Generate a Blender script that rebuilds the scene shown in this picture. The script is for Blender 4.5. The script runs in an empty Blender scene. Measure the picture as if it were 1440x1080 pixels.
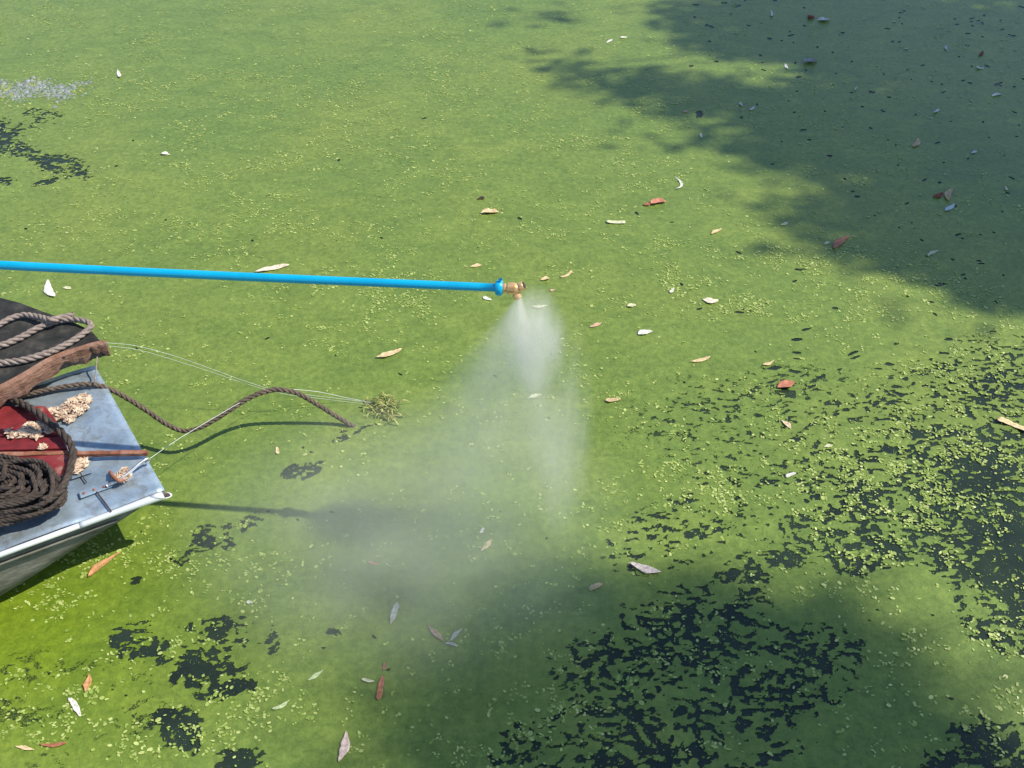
import bpy, bmesh, math, random
import numpy as np
from mathutils import Vector, Matrix

random.seed(7)
RS = np.random.RandomState(11)
sc = bpy.context.scene
col = sc.collection

# ------------------------------------------------------------------ camera
F_PX, TH, H = 1383.0, math.radians(42), 1.6          # focal length in photo pixels, tilt below horizon, eye height
cam_d = bpy.data.cameras.new('camera')
cam_d.sensor_fit = 'HORIZONTAL'
cam_d.sensor_width = 36.0
cam_d.lens = 36.0 * F_PX / 1440.0
cam_d.clip_start = 0.02
cam_d.clip_end = 600
cam = bpy.data.objects.new('camera', cam_d)
col.objects.link(cam)
cam.location = (0, 0, H)
cam.rotation_euler = (math.pi / 2 - TH, 0, 0)
sc.camera = cam

# ------------------------------------------------------------------ sky and sun
SUN = Vector((0.80, 0.05, 1.0)).normalized()       # towards the sun
SUN_EL = math.asin(SUN.z)
SUN_AZ = math.atan2(SUN.x, SUN.y)
w = bpy.data.worlds.new('World')
sc.world = w
w.use_nodes = True
wn = w.node_tree.nodes
sky = wn.new('ShaderNodeTexSky')
sky.sky_type = 'NISHITA'
sky.sun_disc = False
sky.sun_elevation = SUN_EL
sky.sun_rotation = SUN_AZ
sky.air_density = 1.0
sky.dust_density = 0.3
sky.ozone_density = 2.2
w.node_tree.links.new(sky.outputs[0], wn['Background'].inputs[0])
wn['Background'].inputs[1].default_value = 0.14
sun_d = bpy.data.lights.new('sun', 'SUN')
sun_d.energy = 4.6
sun_d.angle = math.radians(0.55)
sun_d.color = (1.0, 0.93, 0.80)
sun = bpy.data.objects.new('sun', sun_d)
col.objects.link(sun)
sun.rotation_euler = SUN.to_track_quat('Z', 'Y').to_euler()
sun.location = (8, 0.5, 12)

sc.view_settings.view_transform = 'Standard'
sc.view_settings.look = 'None'
sc.view_settings.gamma = 1.0
sc.view_settings.exposure = 0.33
sc.view_settings.use_curve_mapping = False
sc.render.engine = 'CYCLES'
sc.cycles.use_denoising = True
sc.cycles.volume_bounces = 3
sc.cycles.transparent_max_bounces = 12
sc.cycles.max_bounces = 8
sc.cycles.volume_step_rate = 1.0


# ------------------------------------------------------------------ layout helpers
def at(px, py, z=0.0):
    """point of the place, at height z, that the photograph shows at pixel (px, py)"""
    a = (px - 720) / F_PX
    b = -(py - 540) / F_PX
    d = Vector((a, math.cos(TH) + b * math.sin(TH), -math.sin(TH) + b * math.cos(TH)))
    t = (z - H) / d.z
    return Vector((0, 0, H)) + d * t


def to_px(x, y):
    """photo pixel of water-level points (numpy arrays)"""
    zc = y * math.cos(TH) + H * math.sin(TH)
    yc = y * math.sin(TH) - H * math.cos(TH)
    zc = np.maximum(zc, 0.05)
    return 720 + F_PX * x / zc, 540 - F_PX * yc / zc


def tag(o, label=None, cat=None, group=None, kind=None):
    if label: o['label'] = label
    if cat: o['category'] = cat
    if group: o['group'] = group
    if kind: o['kind'] = kind
    return o


def empty(name, loc=(0, 0, 0)):
    o = bpy.data.objects.new(name, None)
    o.empty_display_size = 0.05
    o.location = loc
    col.objects.link(o)
    return o


def mesh_obj(name, verts, faces, m=None, parent=None, smooth=False, attr=None):
    me = bpy.data.meshes.new(name)
    me.from_pydata([tuple(v) for v in verts], [], faces)
    me.update()
    if smooth:
        me.polygons.foreach_set('use_smooth', [True] * len(me.polygons))
    o = bpy.data.objects.new(name, me)
    if m: me.materials.append(m)
    col.objects.link(o)
    if parent:
        o.parent = parent
        o.matrix_parent_inverse = Matrix.Translation(parent.location).inverted()
    return o


def fast_mesh(name, verts, loop_verts, loop_tot, m, smooth=False):
    """verts (n,3), flat loop vertex index, per-face loop counts"""
    me = bpy.data.meshes.new(name)
    me.vertices.add(len(verts))
    me.vertices.foreach_set('co', np.asarray(verts, np.float32).ravel())
    me.loops.add(len(loop_verts))
    me.loops.foreach_set('vertex_index', np.asarray(loop_verts, np.int32))
    lt = np.asarray(loop_tot, np.int32)
    me.polygons.add(len(lt))
    me.polygons.foreach_set('loop_start', np.concatenate(([0], np.cumsum(lt)[:-1])).astype(np.int32))
    me.polygons.foreach_set('use_smooth', np.full(len(lt), smooth, bool))
    me.update(calc_edges=True)
    me.validate()
    o = bpy.data.objects.new(name, me)
    me.materials.append(m)
    col.objects.link(o)
    return o


# ------------------------------------------------------------------ numpy noise
def _hash(ix, iy, seed):
    n = (ix.astype(np.int64) * 374761393 + iy.astype(np.int64) * 668265263 + seed * 1274126177) & 0xFFFFFFFF
    n = ((n ^ (n >> 13)) * 1274126177) & 0xFFFFFFFF
    n = (n ^ (n >> 16)) & 0xFFFFFF
    return n / float(0xFFFFFF)


def vnoise(x, y, seed=0):
    ix = np.floor(x); iy = np.floor(y)
    fx = x - ix; fy = y - iy
    ux = fx * fx * fx * (fx * (fx * 6 - 15) + 10); uy = fy * fy * fy * (fy * (fy * 6 - 15) + 10)
    a = _hash(ix, iy, seed); b = _hash(ix + 1, iy, seed)
    c = _hash(ix, iy + 1, seed); d = _hash(ix + 1, iy + 1, seed)
    return (a * (1 - ux) + b * ux) * (1 - uy) + (c * (1 - ux) + d * ux) * uy


def fbm(x, y, seed=0, octv=3, gain=0.5):
    s = 0; a = 1; t = 0
    for k in range(octv):
        s = s + a * vnoise(x * 2 ** k + 17.3 * k, y * 2 ** k - 9.1 * k, seed + k * 31)
        t += a; a *= gain
    return s / t


def uniform_rank(v, mean, std):
    z = (v - mean) / std
    return 1 / (1 + np.exp(-1.7 * z))


# ------------------------------------------------------------------ material helpers
def new_mat(name):
    m = bpy.data.materials.new(name)
    m.use_nodes = True
    nt = m.node_tree
    return m, nt, nt.nodes['Principled BSDF']


def ramp_node(nt, stops):
    r = nt.nodes.new('ShaderNodeValToRGB')
    e = r.color_ramp.elements
    e[0].position, e[0].color = stops[0][0], (*stops[0][1], 1)
    e[1].position, e[1].color = stops[-1][0], (*stops[-1][1], 1)
    for p, c in stops[1:-1]:
        k = e.new(p); k.color = (*c, 1)
    return r


def noise_node(nt, scale, detail=4, rough=0.55, coord='Object', stretch=None, dist=0.0):
    tc = nt.nodes.new('ShaderNodeTexCoord')
    n = nt.nodes.new('ShaderNodeTexNoise')
    n.inputs['Scale'].default_value = scale
    n.inputs['Detail'].default_value = detail
    n.inputs['Roughness'].default_value = rough
    n.inputs['Distortion'].default_value = dist
    src = tc.outputs[coord]
    if stretch:
        mp = nt.nodes.new('ShaderNodeMapping')
        mp.inputs['Scale'].default_value = stretch
        nt.links.new(src, mp.inputs[0]); src = mp.outputs[0]
    nt.links.new(src, n.inputs['Vector'])
    return n


def add_bump(nt, b, fac_out, strength, dist):
    bp = nt.nodes.new('ShaderNodeBump')
    bp.inputs['Strength'].default_value = strength
    bp.inputs['Distance'].default_value = dist
    nt.links.new(fac_out, bp.inputs['Height'])
    nt.links.new(bp.outputs[0], b.inputs['Normal'])
    return bp


def simple_mat(name, stops, scale=30, rough=0.6, metal=0.0, bump=0.3, bdist=0.002, stretch=None, detail=5, coord='Object', spec=0.5):
    m, nt, b = new_mat(name)
    n = noise_node(nt, scale, detail, 0.6, coord, stretch)
    r = ramp_node(nt, stops)
    nt.links.new(n.outputs[0], r.inputs[0])
    nt.links.new(r.outputs[0], b.inputs['Base Color'])
    b.inputs['Roughness'].default_value = rough
    b.inputs['Metallic'].default_value = metal
    b.inputs['Specular IOR Level'].default_value = spec
    if bump:
        n2 = noise_node(nt, scale * 3, detail, 0.6, coord, stretch)
        add_bump(nt, b, n2.outputs[0], bump, bdist)
    return m


def mixrgb(nt, mode, fac, a, b):
    x = nt.nodes.new('ShaderNodeMix'); x.data_type = 'RGBA'; x.blend_type = mode
    for sock, v in ((x.inputs[0], fac), (x.inputs[6], a), (x.inputs[7], b)):
        if hasattr(v, 'links') or hasattr(v, 'is_linked'):
            nt.links.new(v, sock)
        elif isinstance(v, (int, float)):
            sock.default_value = v
        else:
            sock.default_value = (*v, 1)
    return x.outputs[2]


# ------------------------------------------------------------------ materials
def mat_algae():
    m, nt, b = new_mat('algae_film')
    big = noise_node(nt, 1.3, 5, 0.6, dist=0.6)
    r1 = ramp_node(nt, [(0.30, (0.122, 0.190, 0.040)), (0.5, (0.150, 0.214, 0.044)), (0.70, (0.178, 0.230, 0.047))])
    nt.links.new(big.outputs[0], r1.inputs[0])
    mid = noise_node(nt, 9, 5, 0.62, dist=1.2, stretch=(0.7, 1.2, 1))
    r2 = ramp_node(nt, [(0.3, (0.72, 0.78, 0.72)), (0.7, (1.20, 1.15, 1.1))])
    nt.links.new(mid.outputs[0], r2.inputs[0])
    c = mixrgb(nt, 'MULTIPLY', 0.75, r1.outputs[0], r2.outputs[0])
    fine = noise_node(nt, 190, 4, 0.7)
    r3 = ramp_node(nt, [(0.30, (0.62, 0.66, 0.6)), (0.52, (1.0, 1.0, 1.0)), (0.74, (1.45, 1.38, 1.3))])
    nt.links.new(fine.outputs[0], r3.inputs[0])
    c = mixrgb(nt, 'MULTIPLY', 0.42, c, r3.outputs[0])
    spk = noise_node(nt, 62, 3, 0.65, dist=0.4)
    r4 = ramp_node(nt, [(0.30, (0.70, 0.76, 0.68)), (0.5, (1.0, 1.0, 1.0)), (0.68, (1.28, 1.24, 1.2))])
    nt.links.new(spk.outputs[0], r4.inputs[0])
    c = mixrgb(nt, 'MULTIPLY', 0.8, c, r4.outputs[0])
    # yellower tint by the boat: weaker sky reflection and mist painted into the colour
    at_n = nt.nodes.new('ShaderNodeAttribute'); at_n.attribute_name = 'low_sheen_tint'
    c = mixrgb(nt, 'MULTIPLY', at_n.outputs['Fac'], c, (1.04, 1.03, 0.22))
    nt.links.new(c, b.inputs['Base Color'])
    b.inputs['Roughness'].default_value = 0.38
    b.inputs['IOR'].default_value = 1.42
    b.inputs['Specular IOR Level'].default_value = 0.42
    # towards open water the film thins out and the water shows through between its grains
    th = nt.nodes.new('ShaderNodeAttribute'); th.attribute_name = 'thick'
    gr = noise_node(nt, 340, 3, 0.7)
    sub = nt.nodes.new('ShaderNodeMath'); sub.operation = 'MULTIPLY_ADD'
    nt.links.new(gr.outputs[0], sub.inputs[0]); sub.inputs[1].default_value = 1.5; sub.inputs[2].default_value = -0.75
    ad = nt.nodes.new('ShaderNodeMath'); ad.operation = 'ADD'
    nt.links.new(sub.outputs[0], ad.inputs[0]); nt.links.new(th.outputs['Fac'], ad.inputs[1])
    mr = nt.nodes.new('ShaderNodeMapRange'); mr.interpolation_type = 'SMOOTHSTEP'
    mr.inputs['From Min'].default_value = 0.22; mr.inputs['From Max'].default_value = 0.62
    nt.links.new(ad.outputs[0], mr.inputs['Value'])
    mx = nt.nodes.new('ShaderNodeMath'); mx.operation = 'MAXIMUM'
    nt.links.new(mr.outputs[0], mx.inputs[0])
    ful = nt.nodes.new('ShaderNodeMath'); ful.operation = 'GREATER_THAN'; ful.inputs[1].default_value = 0.985
    nt.links.new(th.outputs['Fac'], ful.inputs[0]); nt.links.new(ful.outputs[0], mx.inputs[1])
    nt.links.new(mx.outputs[0], b.inputs['Alpha'])
    mixh = nt.nodes.new('ShaderNodeMath'); mixh.operation = 'ADD'
    nt.links.new(fine.outputs[0], mixh.inputs[0]); nt.links.new(mid.outputs[0], mixh.inputs[1])
    add_bump(nt, b, mixh.outputs[0], 0.28, 0.003)
    return m


def mat_water():
    m, nt, b = new_mat('water')
    n = noise_node(nt, 6, 4, 0.6)
    r = ramp_node(nt, [(0.35, (0.015, 0.024, 0.018)), (0.7, (0.030, 0.048, 0.029))])
    nt.links.new(n.outputs[0], r.inputs[0])
    nt.links.new(r.outputs[0], b.inputs['Base Color'])
    b.inputs['Roughness'].default_value = 0.06
    b.inputs['IOR'].default_value = 1.333
    rp = noise_node(nt, 22, 3, 0.5)
    add_bump(nt, b, rp.outputs[0], 0.12, 0.01)
    return m


def mat_attr_leaf(name, attr, rough=0.45, spec=0.5, nscale=60, amp=0.25, trans=0.0, objcol=False):
    """base colour from a mesh colour attribute or the object's own colour, with mottling"""
    m, nt, b = new_mat(name)
    if objcol:
        a = nt.nodes.new('ShaderNodeObjectInfo'); src = a.outputs['Color']
    else:
        a = nt.nodes.new('ShaderNodeAttribute'); a.attribute_name = attr; src = a.outputs['Color']
    n = noise_node(nt, nscale, 4, 0.6)
    r = ramp_node(nt, [(0.3, (1 - amp,) * 3), (0.7, (1 + amp,) * 3)])
    nt.links.new(n.outputs[0], r.inputs[0])
    c = mixrgb(nt, 'MULTIPLY', 1.0, src, r.outputs[0])
    nt.links.new(c, b.inputs['Base Color'])
    b.inputs['Roughness'].default_value = rough
    b.inputs['Specular IOR Level'].default_value = spec
    return m


M = {}
M['algae'] = mat_algae()
M['water'] = mat_water()
M['duckweed'] = mat_attr_leaf('duckweed', 'tone', 0.4, 0.5, 90, 0.12)
M['leaf'] = mat_attr_leaf('dry_leaf', '', 0.75, 0.15, 140, 0.38, objcol=True)
M['blue'] = simple_mat('blue_hose', [(0.25, (0.0, 0.30, 0.52)), (0.45, (0.0, 0.38, 0.66)), (0.75, (0.005, 0.42, 0.72))], 14, 0.34, 0, 0.05, 0.001)
M['brass'] = simple_mat('brass', [(0.3, (0.55, 0.24, 0.07)), (0.62, (0.90, 0.60, 0.30))], 70, 0.36, 0.65, 0.1, 0.001)
M['dark_hole'] = simple_mat('orifice_and_roll_shade', [(0.3, (0.03, 0.02, 0.02)), (0.7, (0.07, 0.045, 0.04))], 40, 0.5, 0, 0)  # dark tone for the orifice and seams, and painted shade in the roll's end
M['tree_leaf'] = simple_mat('tree_leaf', [(0.3, (0.035, 0.075, 0.015)), (0.7, (0.07, 0.12, 0.025))], 3, 0.5, 0, 0)
M['bark'] = simple_mat('bark', [(0.3, (0.06, 0.045, 0.03)), (0.7, (0.17, 0.13, 0.10))], 9, 0.9, 0, 0.8, 0.02, stretch=(1, 1, 0.25))
M['bank'] = simple_mat('bank_soil', [(0.3, (0.06, 0.075, 0.025)), (0.55, (0.10, 0.11, 0.04)), (0.75, (0.16, 0.12, 0.08))], 2.5, 0.95, 0, 0.6, 0.05)


# ------------------------------------------------------------------ pond: water sheet, algae film with real holes
def sheet(name, x0, x1, y0, y1, z, m):
    return mesh_obj(name, [(x0, y0, z), (x1, y0, z), (x1, y1, z), (x0, y1, z)], [(0, 1, 2, 3)], m)


tag(sheet('water', -150, 150, -150, 250, 0.0, M['water']), kind='structure')

# openness of the film: where the scum has parted (photo pixel layout of the real patches)
OPEN = [  # cx, cy, rx, ry, angle, coverage
    (1400, 700, 130, 110, -20, 0.74), (1430, 800, 110, 80, -35, 0.80), (1340, 650, 90, 55, -10, 0.58), (1310, 720, 70, 50, 0, 0.55),
    (1230, 680, 110, 60, 0, 0.34), (1190, 740, 120, 45, 10, 0.44), (1225, 780, 75, 28, 12, 0.62), (1120, 770, 60, 26, 20, 0.5),
    (1330, 770, 60, 40, -25, 0.72), (1400, 870, 60, 40, -40, 0.62), (1330, 560, 150, 60, 10, 0.20), (1420, 560, 60, 70, 0, 0.34), (1400, 500, 70, 40, 0, 0.12),
    (1110, 670, 140, 60, 0, 0.14), (950, 750, 110, 50, 20, 0.16), (1020, 720, 90, 40, 0, 0.14), (1060, 800, 60, 25, 25, 0.45), (1025, 850, 55, 22, 25, 0.42),
    (960, 900, 130, 70, 10, 0.40), (1090, 950, 120, 55, 20, 0.52), (930, 990, 160, 60, 18, 0.45), (860, 940, 90, 50, 0, 0.34), (1000, 1010, 90, 40, 20, 0.46),
    (820, 1040, 140, 45, 10, 0.32), (900, 1060, 120, 40, 10, 0.5), (1120, 1000, 90, 22, 28, 0.30), (1080, 1065, 70, 16, 20, 0.30),
    (1410, 1055, 75, 45, -25, 0.74), (1340, 1070, 50, 22, 0, 0.5),
    (203, 905, 46, 32, -20, 0.72), (300, 925, 62, 42, 20, 0.70), (322, 968, 46, 16, 10, 0.75), (300, 882, 56, 14, 5, 0.55), (385, 905, 12, 24, 15, 0.6),
    (257, 1028, 46, 28, -25, 0.72), (335, 1070, 36, 18, 10, 0.75), (190, 815, 14, 9, 30, 0.6), (470, 890, 12, 5, -10, 0.7), (458, 912, 8, 4, 0, 0.6),
    (255, 785, 26, 16, 25, 0.72), (290, 758, 18, 20, -30, 0.66), (345, 737, 34, 13, 15, 0.60), (372, 721, 22, 6, 10, 0.62), (322, 762, 12, 12, 0, 0.45),
    (425, 663, 28, 12, 15, 0.72), (445, 655, 16, 5, 20, 0.6), (500, 606, 34, 6, 14, 0.62), (480, 617, 24, 5, 12, 0.5), (515, 570, 14, 5, 0, 0.6),
    (8, 207, 40, 14, 0, 0.82), (0, 188, 34, 14, 0, 0.6), (88, 235, 42, 17, -12, 0.68), (50, 220, 50, 9, -12, 0.5), (28, 170, 60, 16, 5, 0.34), (6, 256, 20, 6, 10, 0.66), (75, 254, 30, 5, 15, 0.35), (110, 245, 18, 5, 0, 0.35),
    (983, 161, 6, 5, 30, 0.98), (60, 1000, 300, 120, 0, 0.04), (1100, 600, 300, 120, 0, 0.05),
]
HOLE_Z = 0.0015
X0, X1, Y0, Y1 = -2.72, 2.72, 0.48, 4.64
CELL = 0.003
NX, NY = int(round((X1 - X0) / CELL)), int(round((Y1 - Y0) / CELL))
BL = 16
NX -= NX % BL; NY -= NY % BL
X1 = X0 + NX * CELL; Y1 = Y0 + NY * CELL
gx = X0 + np.arange(NX + 1) * CELL
gy = Y0 + np.arange(NY + 1) * CELL
GX, GY = np.meshgrid(gx, gy)
PX, PY = to_px(GX, GY)


def blob_max(blobs, PX, PY, soft=(0.45, 1.25)):
    o = np.zeros_like(PX)
    for cx, cy, rx, ry, an, amp in blobs:
        R = 1.3 * max(rx, ry)
        sel = np.where((np.abs(PX - cx) < R) & (np.abs(PY - cy) < R))
        if len(sel[0]) == 0: continue
        dx = PX[sel] - cx; dy = -(PY[sel] - cy)
        c, s = math.cos(math.radians(an)), math.sin(math.radians(an))
        d = np.sqrt(((dx * c + dy * s) / rx) ** 2 + ((-dx * s + dy * c) / ry) ** 2)
        t = np.clip((soft[1] - d) / (soft[1] - soft[0]), 0, 1)
        o[sel] = np.maximum(o[sel], amp * t * t * (3 - 2 * t))
    return o


OP = blob_max(OPEN, PX, PY)
wx = (fbm(GX * 18, GY * 18, 5, 2) - 0.5) * 0.05
wy = (fbm(GX * 18, GY * 18, 9, 2) - 0.5) * 0.05
n1 = fbm((GX + wx * 0.5) / 0.0135, (GY + wy * 0.5) / 0.0085, 3, 3, 0.55)
n0 = fbm((GX + wx) / 0.075, (GY + wy) / 0.05, 21, 2, 0.5)
lft = np.clip((620 - PX) / 120, 0, 1)                # the patches by the boat are more solid, with ragged rims
nn = (0.80 - 0.16 * lft) * n1 + (0.20 + 0.16 * lft) * n0
nn = uniform_rank(nn, nn.mean(), nn.std())
FLD = nn - OP * 0.96
FLD = np.maximum(FLD, 0.24 * np.clip(1 - OP / 0.06, 0, 1))
# tiny gaps dotted over the film, most in the far shaded corner
specks = []
while len(specks) < 130:
    x = random.uniform(960, 1440); y = random.uniform(0, 400)
    if y < (x - 900) * 0.75 + 60:
        specks.append((x, y, random.choice([1.2, 1.6, 2.2, 3.0, 4.0]) * random.uniform(0.8, 1.1), random.uniform(0.7, 1.4), random.uniform(-25, 25)))
for k in range(70):
    specks.append((random.uniform(0, 1440), random.uniform(150, 1080), random.uniform(1.5, 3.4), random.uniform(0.7, 1.3), random.uniform(-40, 40)))
for k in range(45):
    specks.append((random.gauss(1180, 120), random.gauss(540, 60), random.uniform(3, 8), random.uniform(0.9, 1.7), random.uniform(-10, 25)))
for cx, cy, rx, ry, an in specks:
    p = at(cx, cy)
    i0 = int((p.x - X0) / CELL); j0 = int((p.y - Y0) / CELL)
    q = 16
    sl = (slice(max(j0 - q, 0), j0 + q), slice(max(i0 - q, 0), i0 + q))
    if FLD[sl].size == 0: continue
    dx = PX[sl] - cx; dy = -(PY[sl] - cy)
    c, s = math.cos(math.radians(an)), math.sin(math.radians(an))
    d = np.sqrt(((dx * c + dy * s) / rx) ** 2 + ((-dx * s + dy * c) / ry) ** 2)
    FLD[sl] = np.minimum(FLD[sl], (d - 1 + 1.6 * (n1[sl] - 0.5)) * 0.5)


def build_algae():
    V, L, T, TK = [], [], [], []
    base = 0
    inside = FLD >= 0
    nbx, nby = NX // BL, NY // BL
    cin = inside[:-1, :-1].astype(np.int8) + inside[:-1, 1:] + inside[1:, 1:] + inside[1:, :-1]     # NY x NX, 0..4
    blk = cin.reshape(nby, BL, nbx, BL)
    full = (blk == 4).all(axis=(1, 3)) & (FLD[:-1, :-1].reshape(nby, BL, nbx, BL).min(axis=(1, 3)) > 0.215)

    def add_polys(P, tk=None):             # P: (n, k, 2)
        nonlocal base
        n, k, _ = P.shape
        if n == 0: return
        V.append(np.concatenate([P.reshape(-1, 2), np.full((n * k, 1), HOLE_Z)], axis=1))
        L.append(np.arange(base, base + n * k))
        T.append(np.full(n, k))
        TK.append(np.ones(n * k) if tk is None else tk.reshape(-1))
        base += n * k
    bj, bi = np.where(full)
    xs0 = gx[bi * BL]; xs1 = gx[(bi + 1) * BL]; ys0 = gy[bj * BL]; ys1 = gy[(bj + 1) * BL]
    add_polys(np.stack([np.stack([xs0, ys0], 1), np.stack([xs1, ys0], 1), np.stack([xs1, ys1], 1), np.stack([xs0, ys1], 1)], 1))
    fm = np.repeat(np.repeat(full, BL, 0), BL, 1)
    cj, ci = np.where((~fm) & (cin > 0))
    vals = np.stack([FLD[cj, ci], FLD[cj, ci + 1], FLD[cj + 1, ci + 1], FLD[cj + 1, ci]], 1)
    crn = np.stack([np.stack([gx[ci], gy[cj]], 1), np.stack([gx[ci + 1], gy[cj]], 1), np.stack([gx[ci + 1], gy[cj + 1]], 1), np.stack([gx[ci], gy[cj + 1]], 1)], 1)
    code = ((vals >= 0) * np.array([1, 2, 4, 8])).sum(1)
    for c in range(1, 16):
        s = np.where(code == c)[0]
        if len(s) == 0: continue
        ring, rk = [], []
        v = vals[s]; p = crn[s]
        for k in range(4):
            k2 = (k + 1) % 4
            a, b2 = (c >> k) & 1, (c >> k2) & 1
            if a: ring.append(p[:, k]); rk.append(np.clip(v[:, k] / 0.21, 0, 1))
            if a != b2:
                t = (v[:, k] / (v[:, k] - v[:, k2]))[:, None]
                ring.append(p[:, k] * (1 - t) + p[:, k2] * t); rk.append(np.zeros(len(s)))
        add_polys(np.stack(ring, 1), np.stack(rk, 1))
    # the film goes on beyond the surveyed patch
    for (a, b2, c, d) in ((-150, X0, -150, 250), (X1, 150, -150, 250), (X0, X1, -150, Y0), (X0, X1, Y1, 250)):
        add_polys(np.array([[[a, c], [b2, c], [b2, d], [a, d]]]))
    V = np.concatenate(V); L = np.concatenate(L); T = np.concatenate(T)
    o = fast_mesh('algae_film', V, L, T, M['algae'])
    tk_ = o.data.attributes.new('thick', 'FLOAT', 'POINT')
    tk_.data.foreach_set('value', np.concatenate(TK).astype(np.float32))
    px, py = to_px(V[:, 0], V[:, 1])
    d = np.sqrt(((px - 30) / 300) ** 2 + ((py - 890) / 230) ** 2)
    bl = np.clip(1.2 - d, 0, 1) * 0.85  # strength of the painted loss of sky sheen, fading outwards
    at_ = o.data.attributes.new('low_sheen_tint', 'FLOAT', 'POINT')
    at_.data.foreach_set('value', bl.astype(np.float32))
    return o


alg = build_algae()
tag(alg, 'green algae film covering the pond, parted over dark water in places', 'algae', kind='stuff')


# ------------------------------------------------------------------ duckweed fronds on the film
DENS = [  # cx, cy, rx, ry, ang, weight
    (1150, 420, 330, 90, -12, 0.85), (1250, 470, 220, 60, -10, 0.9), (1000, 400, 140, 70, 0, 0.55), (1200, 560, 260, 70, 0, 0.7), (1010, 640, 160, 80, 20, 1.0),
    (950, 740, 120, 60, 20, 0.9), (1300, 700, 200, 180, 0, 0.9), (450, 440, 180, 60, -5, 1.0), (560, 420, 120, 60, 0, 0.8), (250, 560, 200, 120, 0, 0.55),
    (150, 900, 190, 170, 0, 1.1), (330, 620, 160, 60, 0, 0.6), (300, 1000, 220, 90, 0, 0.8), (380, 840, 120, 90, 0, 0.5), (480, 910, 60, 50, 0, 0.9),
    (400, 280, 420, 120, 0, 0.42), (250, 140, 260, 90, 0, 0.40), (600, 130, 250, 100, 0, 0.3), (860, 200, 140, 140, 0, 0.5), (1180, 240, 90, 30, 0, 0.4),
    (900, 980, 240, 110, 0, 0.6), (700, 1040, 160, 60, 0, 0.6), (1200, 880, 200, 90, 0, 0.35), (1410, 940, 60, 80, 0, 1.0), (650, 330, 200, 60, 0, 0.4), (60, 30, 500, 60, 0, 0.3),
    (1130, 448, 34, 16, 10, 3.2), (1130, 600, 60, 30, 0, 1.2), (1400, 580, 60, 30, 0, 1.3),
]
NCAND = 320000
cxs = RS.uniform(X0, X1, NCAND); cys = RS.uniform(Y0, Y1, NCAND)
clp = at(1130, 448)
cxs = np.concatenate([cxs, RS.normal(clp.x, 0.045, 900)]); cys = np.concatenate([cys, RS.normal(clp.y, 0.040, 900)])
cpx, cpy = to_px(cxs, cys)
ok = (cpx > -60) & (cpx < 1500) & (cpy > -30) & (cpy < 1130)
cxs, cys, cpx, cpy = cxs[ok], cys[ok], cpx[ok], cpy[ok]
dn = 0.20 + blob_max(DENS, cpx, cpy, (0.2, 1.3))
cl = fbm(cxs / 0.16, cys / 0.13, 77, 3, 0.6)
cl = uniform_rank(cl, cl.mean(), cl.std())
cl2 = fbm(cxs / 0.035, cys / 0.035, 78, 2, 0.6)
cl2 = uniform_rank(cl2, cl2.mean(), cl2.std())
prob = dn * np.clip((cl - 0.25) * 1.6, 0.10, 1) * np.clip((cl2 - 0.30) * 1.8, 0.10, 1) * 1.1
keep = RS.rand(len(cxs)) < prob
cxs, cys = cxs[keep], cys[keep]


def build_fronds(xs, ys):
    K = 7
    n = len(xs)
    reps = RS.choice([1, 2, 3], n, p=[0.5, 0.3, 0.2])
    xs = np.repeat(xs, reps); ys = np.repeat(ys, reps)
    n = len(xs)
    xs = xs + RS.normal(0, 0.0036, n); ys = ys + RS.normal(0, 0.0036, n)
    r = RS.uniform(0.0019, 0.0040, n) * (1 + 0.5 * (RS.rand(n) < 0.08))
    ex = RS.uniform(0.36, 0.80, n); a = RS.normal(0, 0.9, n)
    tx = RS.normal(0, 0.12, n); ty = RS.normal(0, 0.12, n)
    t = np.arange(K) * 2 * math.pi / K
    lx = r[:, None] * np.cos(t); ly = (r * ex)[:, None] * np.sin(t)
    ca, sa = np.cos(a)[:, None], np.sin(a)[:, None]
    wx_ = lx * ca - ly * sa; wy_ = lx * sa + ly * ca
    z = HOLE_Z + 0.0006 + RS.uniform(0, 0.0008, n)[:, None] + np.abs(tx)[:, None] * 0.002 + wx_ * tx[:, None] + wy_ * ty[:, None]
    V = np.stack([xs[:, None] + wx_, ys[:, None] + wy_, z], 2).reshape(-1, 3)
    o = fast_mesh('duckweed', V, np.arange(n * K), np.full(n, K), M['duckweed'])
    c0 = np.array([0.28, 0.36, 0.07]); c1 = np.array([0.44, 0.50, 0.17]); c2 = np.array([0.18, 0.28, 0.045])
    u = RS.rand(n)[:, None]; v = RS.rand(n)[:, None]
    C = (c0 * (1 - u) + c1 * u) * (v > 0.35) + (c2 * (1 - u) + c0 * u) * (v <= 0.35)
    C = np.concatenate([C, np.ones((n, 1))], 1)
    ca_ = o.data.color_attributes.new('tone', 'FLOAT_COLOR', 'POINT')
    ca_.data.foreach_set('color', np.repeat(C, K, 0).astype(np.float32).ravel())
    return o


ncr = 60000
qx = RS.uniform(X0, X1, ncr * 4); qy = RS.uniform(Y0, Y1, ncr * 4)
qi = np.clip(((qx - X0) / CELL).astype(int), 0, NX); qj = np.clip(((qy - Y0) / CELL).astype(int), 0, NY)
near = (FLD[qj, qi] < 0.10) & (OP[qj, qi] > 0.05) & (RS.rand(len(qx)) < 0.55)
cr_x, cr_y = qx[near], qy[near]


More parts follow.
